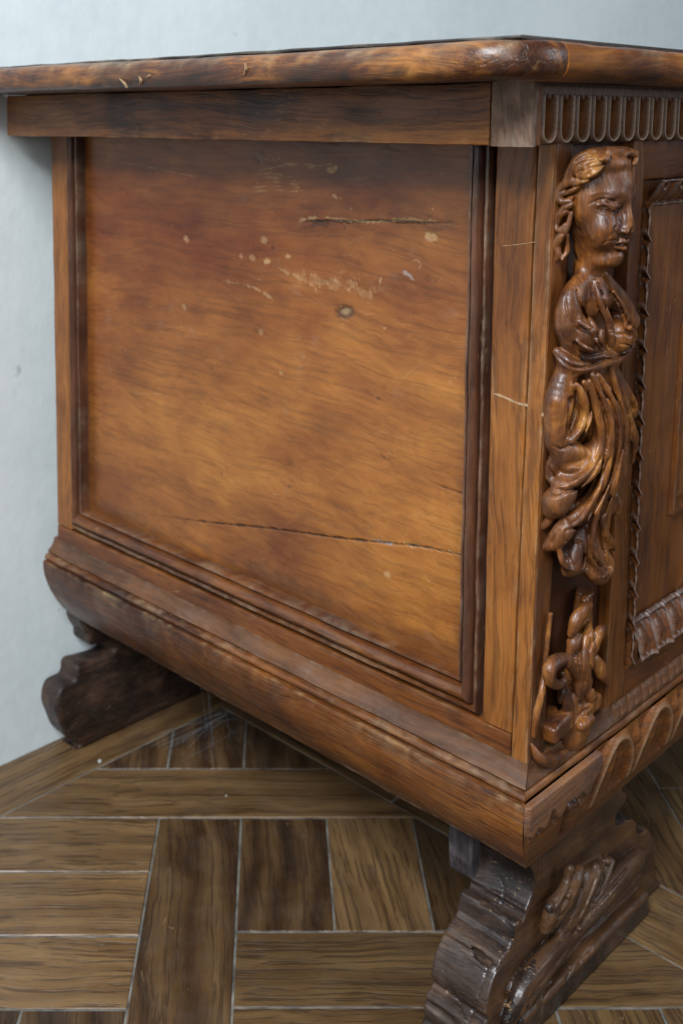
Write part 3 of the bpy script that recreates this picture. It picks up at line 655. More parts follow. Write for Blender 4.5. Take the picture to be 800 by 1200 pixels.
# --- frieze
board('side_frieze', (-.044, .0215, ZF), (.02, .560, .7056), 'y', M['frieze_y'], chest, .0016, .0005, 41, .6, freq=11)
board('frieze_end', (-.0445, -.0078, ZF), (-.0385, .0205, .7058), 'z', M['endgrain'], chest, .0012, .0006, 42, .7, col=(1, 0, .6), freq=40, step=.002)
board('front_frieze', (-.039, .0078, ZF), (RIGHT+.044, .02, .7054), 'x', M['frontx'], chest, .001, .0003, 43, .4)
pitch = .0204
def flute_xyz(u, v_):
    # u -.5..0.5 across, v 0..1 up
    x = u*pitch; z = ZF+.0005+v_*.0380; hw = .0067; zc = ZF+.0030+hw; zt = ZF+.0290
    dx = np.abs(x); r = np.where(z < zc, np.hypot(x, z-zc), dx)
    inside = np.clip((hw-r)/.0012, 0, 1); depth = -.012*np.sqrt(np.clip(1-(r/hw)**2, 0, 1))
    rim = np.exp(-((r-hw-.0008)/.0011)**2)*.0018
    out = np.clip((r-hw-.0016)/.0008, 0, 1)*-.0075*(z < zc+.004)
    lamb = zt+.0022-.0038*np.abs(np.cos(u*np.pi*3))*(dx < hw)   # small pointed lappets
    band = np.clip((z-lamb)/.0006, 0, 1)
    h = np.where(z < zt+.004, inside*depth+rim+out, 0); h = h*(1-band)+band*(.0004-.0010*np.clip((z-ZF-.036)/.002, 0, 1))
    gap = np.exp(-((dx-pitch/2)/.00045)**2)*-.0016*band
    return x, -(.0055+h+gap), z
def flute_wear_dark(u, v_):
    x = u*pitch; z = ZF+.0005+v_*.0380; hw = .0067; zc = ZF+.0030+hw
    r = np.where(z < zc, np.hypot(x, z-zc), np.abs(x)); rim = np.exp(-((r-hw-.0007)/.0008)**2)*(z < ZF+.031)
    w = np.zeros((len(u), 3)); w[:, 0] = rim*.40+.10*(z > ZF+.033); w[:, 2] = rim*.75+.3*(z > ZF+.0315)
    w[:, 1] = np.clip((r-hw-.0018)/.0008, 0, 1)*(z < zc+.004)*.8; return w  # rims paler and dusty, gaps between the arches blackened
fl = heightfield('flute', np.linspace(-.5, .5, 44), np.linspace(0, 1, 76), flute_xyz, M['flute'], chest, flute_wear_dark)
fl.location = (-.0215, 0, 0)
repeat(fl, [pitch*i for i in range(1, 53)], chest)
# splintered strip left of the first flute
board('frieze_fillet', (-.0386, -.0066, ZF+.0004), (-.0315, .002, .7054), 'z', M['flute'], chest, .0009, .0004, 44, .4, freq=40, step=.002)

# --- lid: bullnosed edge and a thin blackened board on top
LX, LY = -.100, -.036
arc = [(0, .7062), (.030, .7060)]
for i in range(9):
    a = math.radians(-90+22.5*i); c_, s_ = math.cos(a), math.sin(a)
    arc.append((.033+.0125*abs(c_)**.62, .7173+.0108*math.copysign(abs(s_)**.8, s_)-.0006*c_))
arc += [(.028, .7285), (0, .7285)]
lw = [(0, 0, 0)]*2+[(.3, .6, 0), (.1, 1.4, 0), (0, 1.6, 0), (0, 1.0, 0), (.1, .1, 0), (.3, 0, 0), (.5, 0, .2), (.4, 0, .3), (.2, 0, .2), (0, 0, 0), (0, 0, 0)]
RC = .018                        # rounded corner of the lid
def lid_path(t, w, d):
    # t 0..1: wall end of the side -> rounded corner -> right end of the front; w measured outwards
    x0_ = LX+.046; y0_ = LY+.046; L1_ = .56-y0_; La = .004; L2_ = RIGHT+.05-x0_
    s = t*(L1_+.02+L2_); px = np.empty_like(s); py = np.empty_like(s); nx = np.empty_like(s); nyy = np.empty_like(s)
    a = s < L1_; c_ = (s >= L1_) & (s < L1_+.02); b_ = s >= L1_+.02
    px[a] = x0_; py[a] = .56-s[a]; nx[a] = -1; nyy[a] = 0
    ang = (s[c_]-L1_)/.02*math.pi/2; px[c_] = x0_; py[c_] = y0_; nx[c_] = -np.cos(ang); nyy[c_] = -np.sin(ang)
    px[b_] = x0_+(s[b_]-L1_-.02); py[b_] = y0_; nx[b_] = 0; nyy[b_] = -1
    sag = .0012*np.sin(s*6)
    return px+nx*w, py+nyy*w, d+sag*0
# three lofts: side, corner, front
loft('lid_edge', lambda t, w, d: (LX+.046-w, LY+.046+(.577-LY-.046)*(1-t), d+.0006*np.sin(t*5+1)), arc, 110, M['lid'], chest, seed=51, wear_shade=lw, jitter=.0006, freq=6)
loft('lid_corner', lambda t, w, d: (LX+.0461-w*np.cos(t*math.pi/2), LY+.0461-w*np.sin(t*math.pi/2), d+.0006*np.sin(6.)), arc, 14, M['lid'], chest, seed=51, wear_shade=lw, jitter=.0004, freq=6, caps=False)
loft('lid_edge', lambda t, w, d: (LX+.046+(RIGHT+.10-LX-.046)*t, LY+.046-w, d+.0006*np.sin(6-t*3)), arc, 150, M['lidx'], chest, seed=53, wear_shade=lw, jitter=.0006, freq=6)
board('lid_board', (LX+.020, LY+.016, .7283), (RIGHT+.08, .562, .7305), 'y', M['lid_top'], chest, .001, .0005, 54, .8, col=(.5, 0, 1), freq=12, step=.01)
board('lid_underside', (LX+.040, LY+.040, .7062), (RIGHT+.06, .56, .7283), 'y', M['recess'], chest, .001, .0002, 55, 0, step=.05)
# a few nicks on the lid edge
for a_, b_ in (((140, 92), (148, 103)), ((163, 89), (164, 100)), ((172, 91), (175, 87)), ((287, 74), (286, 88))):
    strip('nick', [B(a_[0], a_[1], .0998), B((a_[0]+b_[0])/2+1, (a_[1]+b_[1])/2, .1010), B(b_[0], b_[1], .0998)],   .0009, .0003, M['filler'], seed=a_[0], th=.002)

# --- base moulding: side and front with a mitre at the corner
BP = [(-.030, .247), (.0, .2455), (.0006, .2425), (.0022, .2390), (.0048, .2358), (.0078, .2336), (.0086, .2326), (.0080, .2312), (.0125, .2245), (.0145, .2236), (.0150, .2225), (.0150, .2200),
      (.0149, .2150), (.0138, .2080), (.0110, .1990), (.0068, .1890), (.0018, .1800), (-.0040, .1715), (-.0098, .1640), (-.0150, .1590), (-.0165, .1562), (-.0300, .1555)]
BB = [(-.02, .2308), (.0094, .2306), (.0116, .2296), (.0128, .2280), (.0128, .2264), (.0116, .2252), (.0100, .2246), (-.02, .2244)]
BW = [(0, 0, 0), (.2, 0, .2), (0, 0, .1), (0, 0, .12), (0, 0, .12), (0, .2, .1), (.3, .2, .1), (0, .8, 0), (0, .5, 0), (.7, 0, 0), (.5, 0, 0), (.3, 0, 0), (.2, 0, 0), (.1, 0, 0), (0, 0, 0), (0, .1, 0), (0, .2, 0), (0, .2, 0), (0, .2, .2), (.5, .1, .3), (.3, 0, .3), (0, 0, 0)]
FS = .45
def fy(w): return np.where(w > 0, w*FS, w*FS)
cov = BP[:8]; 
loft('base_cove', lambda t, w, d: (-w, .556*t-fy(w)*(1-t), d), [(-.03, .2455)]+BP[1:8]+[(-.03, .2312)], 130, M['cove'], chest, seed=61, wear_shade=[(0, 0, 0)]+BW[1:8]+[(0, 0, 0)], jitter=.0004)
loft('base_moulding', lambda t, w, d: (-w, .556*t-fy(w)*(1-t), d), [(-.03, .2242)]+[(.0122, .2241)]+BP[9:], 130, M['base_y'], chest, seed=62, wear_shade=[(0, 0, 0)]+BW[8:], jitter=.0007, freq=9)
loft('base_cove', lambda t, w, d: (-w*(1-t)+(RIGHT+.012)*t, -fy(w), d), [(-.03, .2455)]+BP[1:8]+[(-.03, .2312)], 130, M['cove'], chest, seed=63, wear_shade=[(0, 0, 0)]+BW[1:8]+[(0, 0, 0)], jitter=.0004)
loft('base_moulding', lambda t, w, d: (-w*(1-t)+(RIGHT+.012)*t, -fy(w)+.0038*(d < .2245)*2.7*np.clip(t*160-.2, 0, 1), d), [(-.03, .2242)]+[(.0122, .2241)]+BP[9:], 130, M['base_x'], chest, seed=64, wear_shade=[(0, 0, 0)]+BW[8:], jitter=.0004)
loft('base_bead', lambda t, w, d: (-w, .556*t-fy(w)*(1-t), d), BB, 130, M['base_y'], chest, seed=65, wear_shade=[(0, 0, 0), (.3, 0, .1), (.4, 0, .1), (.3, 0, 0), (.2, 0, 0), (0, .4, 0), (0, .6, 0), (0, 0, 0)], jitter=.0004)
loft('base_bead', lambda t, w, d: (-w*(1-t)+(RIGHT+.012)*t, -fy(w), d), BB, 130, M['base_x'], chest, seed=66, wear_shade=[(0, 0, 0), (.3, 0, .1), (.4, 0, .1), (.3, 0, 0), (.2, 0, 0), (0, .4, 0), (0, .6, 0), (0, 0, 0)], jitter=.0004)
# gadroons carved on the front of the base moulding
GP = .067
BPa = np.array([(.0122, .2241)]+BP[9:21]); BPl = np.r_[0, np.cumsum(np.hypot(*np.diff(BPa, axis=0).T))]; BPl /= BPl[-1]
def gad_xyz(u, v_):
    x = u*GP; w = np.interp(v_, BPl, BPa[:, 0]); z = np.interp(v_, BPl, BPa[:, 1])
    # arch: rim follows an ellipse standing on the lower edge
    ax_ = np.abs(u)/.47; top = np.sqrt(np.clip(1-ax_**2, 0, 1)); e = (1-v_*1.36); r = np.hypot(ax_, np.clip(e, 0, 2)/.97)
    rim = np.exp(-((r-.93)/.055)**2)*.0026
    inner = np.clip((.86-r)/.1, 0, 1); tongue = np.exp(-((u+.10)/.13)**2)*inner*.0050*np.clip(1.25-1.*v_, 0, 1)
    hollow = -inner*.0035; slit = -.0100*np.exp(-((u-.13-.10*(v_-.5))/.030)**2)*np.exp(-((v_-.42)/.20)**4)
    cusp = -.0030*np.clip((r-1.02)/.08, 0, 1)*np.clip((.72-v_)/.2, 0, 1); bead = .0040*np.exp(-(((np.abs(u)-.5)/.055)**2+((v_-.22)/.10)**2))
    fade = np.clip((.80-v_)/.10, 0, 1)*np.clip(v_/.04, 0, 1)
    h = (rim+tongue+hollow+slit+cusp+bead)*fade+.0004
    return x, -(w*FS+h), z
def gad_wear_shade(u, v_):
    ax_ = np.abs(u)/.47; r = np.where(v_ < .74, np.hypot(ax_, np.clip(1-v_*1.36, 0, 2)/.97), 9); W_ = np.zeros((len(u), 3))
    W_[:, 1] = np.exp(-((u-.13-.10*(v_-.5))/.022)**2)*np.exp(-((v_-.42)/.18)**4)*.8; W_[:, 0] = np.exp(-((r-.93)/.04)**2)*.28; W_[:, 2] = np.exp(-((r-.93)/.04)**2)*.16; return W_  # shade of the deep slit painted in black; rims paler with wear
gd = heightfield('gadroon', np.linspace(-.5, .5, 90), np.linspace(0, 1, 110), gad_xyz, M['base_x'], chest, gad_wear_shade)
gd.location = (.119, 0, 0); repeat(gd, [GP*i for i in range(1, 13)], chest)
# corner leaf beside the gadroons
def corner_xyz(u, v_):
    w = np.interp(v_, BPl, BPa[:, 0]); z = np.interp(v_, BPl, BPa[:, 1]); x = u*.0855-w*(1-u)
    lobe = .30+.10*np.abs(np.sin(u*9.5))+.05*np.sin(u*31); h = np.where(v_ < lobe, .0032, 0)*np.clip((lobe-v_)/.03, 0, 1)
    h = h-.0040*np.exp(-((v_-lobe-.05)/.05)**2)*np.clip(u*8, 0, 1)+.0024*np.exp(-((u-.78)/.10)**2)*np.clip(v_*1.2, 0, 1)-.003*np.exp(-((u-.62)/.03)**2)*(v_ > .3)
    fade = np.clip((.93-v_)/.1, 0, 1)*np.clip(v_/.04, 0, 1)*np.clip(u/.03, 0, 1)
    return x, -(w*FS+h*fade+.0003), z
def corner_wear(u, v_):
    lobe = .30+.10*np.abs(np.sin(u*9.5))+.05*np.sin(u*31); W_ = np.zeros((len(u), 3)); W_[:, 2] = (v_ < lobe)*.16; W_[:, 0] = np.exp(-((v_-lobe)/.02)**2)*.4; return W_
heightfield('corner_leaf', np.linspace(.0, 1, 130), np.linspace(0, 1, 100), corner_xyz, M['base_x'], chest, corner_wear)
# small pearled leaf band in the front cove
def band_xyz(u, v_):
    CP = np.array(BP[1:7]); Ls = np.r_[0, np.cumsum(np.hypot(*np.diff(CP, axis=0).T))]; Ls /= Ls[-1]
    w = np.interp(v_, Ls, CP[:, 0]); z = np.interp(v_, Ls, CP[:, 1])
    h = .0022*np.sqrt(np.clip(1-(np.abs(u)/.46)**2.5, 0, 1))*np.clip(1-((v_-.5)/.42)**4, 0, 1)-.0010*np.exp(-((u+.1)/.06)**2)*np.exp(-((v_-.5)/.25)**2)
    return u*.0235, -(w*FS+h+.0003), z
bd = heightfield('leaf_bead', np.linspace(-.5, .5, 40), np.linspace(0, 1, 28), band_xyz, M['cove'], chest)
bd.location = (.128, 0, 0); repeat(bd, [.0235*i for i in range(1, 38)], chest)

# --- front: corner strip, sunk ground of the pilaster, stile, rails, framed door panel
board('corner_strip', (.0008, .0003, .2425), (.0205, .0125, .70), 'z', M['front'], chest, .0009, .0003, 71, .3)
board('pilaster_ground', (.0195, .0085, .2425), (.108, .0130, .70), 'z', M['recess'], chest, .0005, .0003, 72, 0)
loft('front_stile', lambda t, w, d: (w+(.020*(1-t))*(w > .115)+.004*(1-t)*(w < .115), d, .2425+t*(.4575)), round_rect(.1035, .1175, 0, .012, .0009)[0], 80, M['front'], chest, seed=73, jitter=.0003, wear_shade=[(.25*f_, 0, .1*f_) for f_ in round_rect(.1035, .1175, 0, .012, .0009)[1]])
board('front_top_rail', (.1180, .0002, .6405), (RIGHT, .0125, .70), 'x', M['frontx'], chest, .0009, .0003, 74, .3)
board('front_bottom_rail', (.1385, .0002, .2425), (RIGHT, .0125, .2680), 'x', M['frontx'], chest, .0009, .0003, 75, .4)
def fx0(z): return .1385-.0205*(z-.2425)/.4575          # the old door stile leans a little
# door frame moulding: leaf and tongue modules on a slope
def tongue_fn(length, n_):
    def fn(u, v_):
        h = .0035-.0105*v_**1.3
        ph = np.abs(u); leaf = .0032*np.clip(1-((ph-.0)/.30)**2-(np.abs(v_-.42)/.40)**3, 0, 1)**.5
        eye = -.0035*np.exp(-((u/.085)**2+((v_-.22)/.12)**2)); dart = .0026*np.clip(1-np.abs(ph-.5)/(.16*(1-v_*.75)), 0, 1)
        lip = .0016*np.exp(-((v_-.03)/.05)**2)+.0022*np.exp(-((v_-.93)/.05)**2)-.0012*np.exp(-((v_-.82)/.03)**2)
        return u, v_, h+leaf+eye+dart+lip
    return fn
TP = .027; FW = .020
def tongue_wear_dark(u, v_):
    W_ = np.zeros((len(u), 3)); W_[:, 2] = .35*np.exp(-((np.abs(u)-.28)/.05)**2)+.35*np.exp(-((v_-.93)/.05)**2)+.3*np.exp(-((v_-.03)/.05)**2); W_[:, 1] = .6*np.exp(-((u/.085)**2+((v_-.22)/.12)**2)); return W_  # dusty ridges, sunk eyes of the leaves blackened
tf = tongue_fn(1, 1)
def low_m(u, v_): a_, b_, h = tf(u, v_); return a_*TP, -h, .2685+b_*FW*1.5
lm = heightfield('tongue_leaf', np.linspace(-.5, .5, 40), np.linspace(0, 1, 50), low_m, M['frontx'], chest, tongue_wear_dark)
lm.location = (.163, 0, 0); repeat(lm, [TP*i for i in range(1, 31)], chest)
def top_m(u, v_): a_, b_, h = tf(u, v_); return -a_*TP, -h, .640-b_*FW
tm = heightfield('tongue_leaf', np.linspace(-.5, .5, 40), np.linspace(0, 1, 50), top_m, M['frontx'], chest, tongue_wear_dark)
tm.location = (.147, 0, 0); repeat(tm, [TP*i for i in range(1, 32)], chest)
def left_m(u, v_): a_, b_, h = tf(u, v_); return b_*FW*.62, -h, a_*TP
vm = heightfield('tongue_leaf', np.linspace(-.5, .5, 40), np.linspace(0, 1, 50), left_m, M['front'], chest, tongue_wear_dark)
vm.location = (fx0(.29), 0, .287)
for i in range(1, 13):
    c_ = vm.copy(); scene.collection.objects.link(c_); c_.parent = chest; zz = .287+TP*i; c_.location = (fx0(zz)+.0005, 0, zz)
board('frame_corner', (.1392, -.0028, .2690), (.1512, .0100, .2860), 'x', M['frontx'], chest, .0014, .0004, 81, .5, step=.002)
board('door_panel', (.125, .0085, .262), (RIGHT, .0115, .645), 'z', M['front'], chest, .0008, .0004, 76, .1, freq=6)
for lo, hi, a_ in (((.2150, .0045, .372), (.2190, .010, .520), 'z'), ((.2210, .0055, .380), (.2235, .010, .512), 'z'), ((.2152, .0048, .3680), (.80, .010, .3722), 'x'), ((.2152, .0048, .5198), (.80, .010, .5240), 'x')):
    board('inner_moulding', lo, hi, a_, M['front'], chest, .0007, .0002, 78, .3, col=(.3, 0, 1))
board('raised_field', (.2260, .0062, .382), (.79, .010, .510), 'z', M['front'], chest, .001, .0002, 79, .2)
# right-hand end of the chest
board('end_panel', (RIGHT-.012, .001, .2425), (RIGHT, .55, .70), 'z', M['stile_z'], chest, .001, .0003, 80, .1, step=.02)

# --- carved corner figure
H = .0007
def AX(px, py, d, xmin=.004, dmin=-.03):
    p = A(px, py, d)
    while p[0] < xmin and d > dmin: d -= .001; p = A(px, py, d)
    return p
fig = Sculpt((-.022, -.050, .335), (.118, .012, .670), H)
def T_(pts, rad, kk=.0012, op='u', flat=1., n=6): fig.tube([AX(p[0], p[1], p[2]*.70) for p in pts], [r*(1.2 if op == 'u' and pts[0][1] > 435 else 1) for r in rad], max(kk*1.8, .0016) if op == 'u' else kk, op, n, flat)
mm = .001
# ground block that ties everything to the pilaster
T_([(690, 345, .004), (688, 420, .004), (690, 500, .004), (692, 600, .003), (690, 655, .002)], [16*mm, 15*mm, 20*mm, 18*mm, 12*mm], .004, flat=1.5)
# head
C = A(697, 242, .010)
def h_(x, f, z): return C+np.array([x, -f*.78, z])*mm
fig.ell(h_(0, 0, 6), (20.5*mm, 20*mm, 28*mm), .002)                      # skull
fig.ell(h_(0, 3, -12), (18*mm, 17*mm, 22*mm), .006)                    # jaw
fig.ell(h_(0, 17, -31), (6.5*mm, 6.5*mm, 5.5*mm), .005)                # chin
fig.ell(h_(0, 9, -34), (10*mm, 10*mm, 5*mm), .006)
for s_ in (-1, 1):
    fig.ell(h_(s_*11, 15.5, -13), (9.5*mm, 8.5*mm, 11.5*mm), .007)            # cheeks
    fig.ell(h_(s_*9.0, 25, 2), (6.0*mm, 5.5*mm, 4.4*mm), .0035, 's')   # eye sockets
    fig.ell(h_(s_*9.2, 20.6, 1.2), (4.8*mm, 4.4*mm, 3.3*mm), .0006)    # eyeballs
    fig.tube([h_(s_*4.2, 22.6, .8), h_(s_*8.4, 24.2, 4.2), h_(s_*13.4, 20.6, 1.4)], [.8*mm, 1.1*mm, .7*mm], .0008)   # upper lid
    fig.tube([h_(s_*4.4, 22.4, -.4), h_(s_*8.6, 23.4, -2.0), h_(s_*13, 20.4, .2)], [.6*mm, .8*mm, .6*mm], .0008)
    fig.tube([h_(s_*3, 26, 6.5), h_(s_*9, 25.3, 10.0), h_(s_*15.5, 19.5, 6.5)], [1.2*mm, 1.5*mm, 1.0*mm], .004)       # brows
    fig.ell(h_(s_*3.3, 27.5, -14.4), (2.8*mm, 3.4*mm, 2.5*mm), .0014)  # nostril wings
    fig.tube([h_(s_*4.6, 28, -16), h_(s_*8.5, 24, -21)], [.7*mm, .5*mm], .002, 's')
fig.ell(h_(0, 16, 14), (14*mm, 11*mm, 14*mm), .006)                    # forehead
fig.tube([h_(0, 25.5, 7), h_(0, 28.5, -3), h_(0, 28.2, -10.5)], [2.4*mm, 2.5*mm, 3.6*mm], .0026)                      # nose
fig.tube([h_(-7.2, 22.5, -22.2), h_(-3, 26.6, -20.6), h_(0, 27.4, -21.4), h_(3, 26.6, -20.6), h_(7.2, 22.5, -22.2)], [.7*mm, 1.8*mm, 1.7*mm, 1.8*mm, .7*mm], .0012)
fig.tube([h_(-6, 22.4, -24.6), h_(0, 26.2, -25.6), h_(6, 22.4, -24.6)], [.8*mm, 2.2*mm, .8*mm], .0012)
fig.tube([h_(-7.4, 23.4, -22.9), h_(0, 28.8, -23.2), h_(7.4, 23.4, -22.9)], [.5*mm, .65*mm, .5*mm], .0006, 's')
fig.tube([h_(-4, 26, -28.4), h_(0, 27.5, -28.8), h_(4, 26, -28.4)], [.7*mm, 1.1*mm, .7*mm], .002, 's')
# hair: wavy mass above and rolled strands down the near side
fig.ell(h_(-3, -2, 13), (21*mm, 20*mm, 24*mm), .002)
fig.ell(h_(-2, 8, 28), (18*mm, 15*mm, 9*mm), .003)
fig.ell(h_(-17, 2, 4), (8*mm, 10*mm, 17*mm), .003)
def K_(pts, rad, kk=.0006): fig.tube([AX(p[0], p[1], p[2]*.75) for p in pts], [r*mm for r in rad], kk, 'u', 7)
K_([(744, 180, .026), (728, 178, .028), (710, 178, .027)], [2.6, 3.6, 3.6])
K_([(706, 177, .024), (690, 181, .022), (676, 190, .018), (668, 204, .014), (662, 216, .010)], [3, 3.6, 4, 3.6, 2.6])
K_([(722, 180, .030), (706, 181, .028), (694, 186, .026), (683, 194, .023), (675, 205, .018)], [2.4, 3.4, 3.4, 3.2, 2.2])
K_([(714, 186, .032), (702, 189, .031), (691, 197, .028), (681, 207, .024), (670, 212, .018)], [1.4, 2.8, 3.0, 2.8, 1.8])
K_([(706, 194, .033), (697, 202, .031), (685, 210, .027), (673, 216, .020)], [1.0, 2.2, 2.4, 1.6])
K_([(742, 192, .034), (744, 184, .033), (738, 179, .033), (731, 182, .034), (731, 190, .035), (736, 194, .035)], [1.8, 2.3, 2.3, 2.1, 1.9, 1.4])
K_([(712, 178, .034), (709, 185, .034), (702, 188, .033)], [2.2, 2.2, 1.4])
K_([(672, 212, .016), (662, 216, .012), (655, 225, .010), (655, 234, .008), (664, 236, .009), (670, 229, .010)], [2.6, 3.4, 3.4, 3.0, 2.6, 1.8])
K_([(676, 218, .020), (668, 224, .016), (662, 228, .013)], [1.8, 2.2, 1.4])
K_([(668, 238, .012), (660, 247, .010), (653, 254, .008), (650, 264, .006), (656, 270, .006), (661, 263, .007)], [2.4, 3.2, 3.0, 2.8, 2.4, 1.4])
K_([(670, 250, .012), (666, 264, .010), (660, 276, .008)], [2.0, 2.4, 1.8])
K_([(662, 270, .010), (655, 279, .008), (650, 288, .006), (654, 298, .005), (648, 308, .003)], [2.4, 3.0, 2.8, 2.4, 1.0])
K_([(666, 276, .010), (665, 292, .008), (658, 304, .006)], [1.8, 2.2, 1.0])
# neck
T_([(692, 296, .012), (688, 325, .010), (688, 350, .012)], [11*mm, 9*mm, 14*mm], .004)
# bust wrapped in cloth
T_([(684, 326, .012), (670, 350, .014), (666, 378, .014), (672, 404, .014)], [7*mm, 9.5*mm, 11*mm, 9*mm], .004, flat=1.3)
fig.ell(AX(680, 392, .014, .013), (11*mm, 11*mm, 13*mm), .004)
fig.ell(AX(722, 394, .013), (10*mm, 11*mm, 12*mm), .003)
T_([(706, 330, .014), (722, 352, .014), (733, 376, .014)], [6*mm, 8*mm, 9*mm], .004)
T_([(700, 330, .026), (703, 352, .030), (712, 376, .034), (716, 398, .034)], [2.2*mm, 2.8*mm, 2.6*mm, 2.8*mm], .0012)
T_([(709, 322, .024), (719, 345, .026), (733, 368, .030), (742, 384, .028), (744, 398, .024)], [1.4*mm, 1.8*mm, 1.8*mm, 2*mm, 1.2*mm], .0008)
T_([(718, 342, .030), (727, 358, .033), (733, 374, .033), (731, 384, .032)], [1.2*mm, 2.2*mm, 2.4*mm, 1.2*mm], .0008)
T_([(714, 345, .034), (722, 366, .034), (724, 384, .034)], [1.0*mm, 1.5*mm, .9*mm], .0008, 's')
T_([(676, 338, .027), (679, 352, .032), (688, 368, .036), (692, 378, .036)], [1.0*mm, 1.8*mm, 2.0*mm, 1.0*mm], .0008, 's')
T_([(668, 352, .031), (674, 372, .036), (690, 384, .038)], [1.2*mm, 2.2*mm, 1.6*mm], .0010)
T_([(704, 388, .040), (702, 399, .039), (704, 408, .036)], [1.8*mm, 2.8*mm, 1.6*mm], .0006)
T_([(716, 392, .038), (716, 404, .037)], [2.4*mm, 2.0*mm], .0006)
T_([(736, 384, .034), (742, 392, .030), (739, 404, .028)], [2.0*mm, 2.2*mm, 1.4*mm], .0006)
T_([(673, 402, .038), (684, 411, .041), (697, 413, .040), (708, 410, .037)], [1.2*mm, 2.4*mm, 2.2*mm, 1.0*mm], .0006, 's')
T_([(676, 400, .037), (690, 409, .040), (704, 414, .036)], [1.0*mm, 1.5*mm, 1.0*mm], .0006)
T_([(652, 412, .020), (668, 426, .024), (690, 431, .026), (712, 424, .025), (728, 418, .022), (742, 404, .018)], [3*mm, 3.5*mm, 3.5*mm, 3*mm, 2.6*mm, 1.5*mm], .0012)
# hips and swirling drapery
T_([(664, 432, .012), (655, 470, .012), (652, 515, .010)], [8*mm, 11*mm, 9*mm], .004, flat=1.2)
T_([(705, 428, .012), (718, 470, .012), (722, 530, .008), (712, 590, .006)], [10*mm, 12*mm, 11*mm, 7*mm], .004, flat=1.2)
T_([(674, 452, .026), (683, 468, .029), (686, 486, .029), (681, 502, .029), (669, 516, .027)], [2.2*mm, 3.2*mm, 3.4*mm, 3.2*mm, 2.4*mm], .0008)
T_([(667, 470, .024), (670, 486, .024), (664, 502, .024)], [3.5*mm, 3.6*mm, 3.*mm], .0008, 's')
T_([(656, 528, .016), (668, 528, .020), (682, 530, .022), (690, 522, .023)], [5*mm, 5*mm, 4*mm, 2*mm], .002)
# leaf shaped fold with rolled rim
T_([(690, 448, .026), (699, 476, .029), (704, 500, .030), (702, 522, .030), (692, 545, .029), (676, 560, .028)], [2.5*mm, 4*mm, 5.5*mm, 7*mm, 7.5*mm, 6*mm], .0014, flat=1.3)
T_([(684, 448, .028), (694, 470, .031), (702, 495, .034), (703, 520, .034), (694, 545, .034), (680, 561, .033), (662, 568, .031), (646, 562, .028), (642, 550, .026)], [1.6*mm, 2.0*mm, 2.2*mm, 2.2*mm, 2.0*mm, 2.2*mm, 2.2*mm, 2.2*mm, 1.6*mm], .0006)
T_([(690, 528, .037), (680, 545, .037), (664, 556, .035), (650, 550, .032)], [2.4*mm, 4.4*mm, 4.6*mm, 2.5*mm], .001, 's')
T_([(655, 530, .024), (648, 544, .024), (643, 558, .022)], [4*mm, 4*mm, 2*mm], .0012)
T_([(650, 535, .027), (656, 531, .028), (662, 535, .028), (656, 541, .027)], [1.8*mm, 2.0*mm, 1.8*mm, 1.2*mm], .0006)
# second fold
T_([(712, 530, .026), (706, 560, .027), (694, 588, .027), (676, 604, .024), (664, 612, .020)], [3*mm, 5.5*mm, 7*mm, 6.5*mm, 4*mm], .0012, flat=1.3)
T_([(709, 534, .032), (702, 566, .033), (690, 592, .032), (675, 614, .030), (666, 618, .028), (662, 610, .027)], [1.4*mm, 1.8*mm, 2.0*mm, 2.4*mm, 2.0*mm, 1.2*mm], .0006)
T_([(700, 556, .036), (690, 578, .036), (676, 596, .034)], [1.6*mm, 2.8*mm, 2.2*mm], .0008, 's')
T_([(660, 578, .018), (652, 588, .018), (646, 598, .016)], [7*mm, 8*mm, 5*mm], .002)
fig.ell(AX(652, 596, .027), (2.6*mm, 2.4*mm, 2.6*mm), .0006)
# long sweeping strands
T_([(694, 440, .030), (704, 465, .034), (713, 495, .036), (714, 530, .036), (708, 565, .035), (699, 595, .032), (693, 620, .028), (690, 645, .026), (698, 662, .026), (708, 670, .025)], [1.6*mm, 2.4*mm, 3*mm, 3*mm, 2.8*mm, 2.8*mm, 2.8*mm, 2.6*mm, 2.4*mm, 1.5*mm], .0006)
T_([(700, 440, .030), (713, 462, .034), (721, 490, .035), (723, 520, .034), (719, 556, .032), (710, 590, .028), (703, 612, .025)], [1.6*mm, 2.8*mm, 3.6*mm, 3.6*mm, 3.2*mm, 2.4*mm, 1.6*mm], .0006)
T_([(714, 432, .024), (724, 462, .028), (729, 492, .028), (729, 525, .026), (723, 560, .022), (716, 585, .018)], [2*mm, 3*mm, 3.4*mm, 3.2*mm, 2.6*mm, 1.6*mm], .0006)
T_([(722, 434, .020), (735, 458, .022), (743, 474, .020), (742, 488, .017), (735, 470, .018)], [1.4*mm, 2.2*mm, 2.2*mm, 1.6*mm, 1*mm], .0006)
T_([(730, 470, .020), (738, 500, .019), (741, 515, .017), (739, 540, .012)], [2*mm, 3*mm, 3.4*mm, 2*mm], .001)
T_([(722, 600, .012), (724, 590, .014), (720, 582, .014)], [2.2*mm, 2.8*mm, 1.6*mm], .0006)
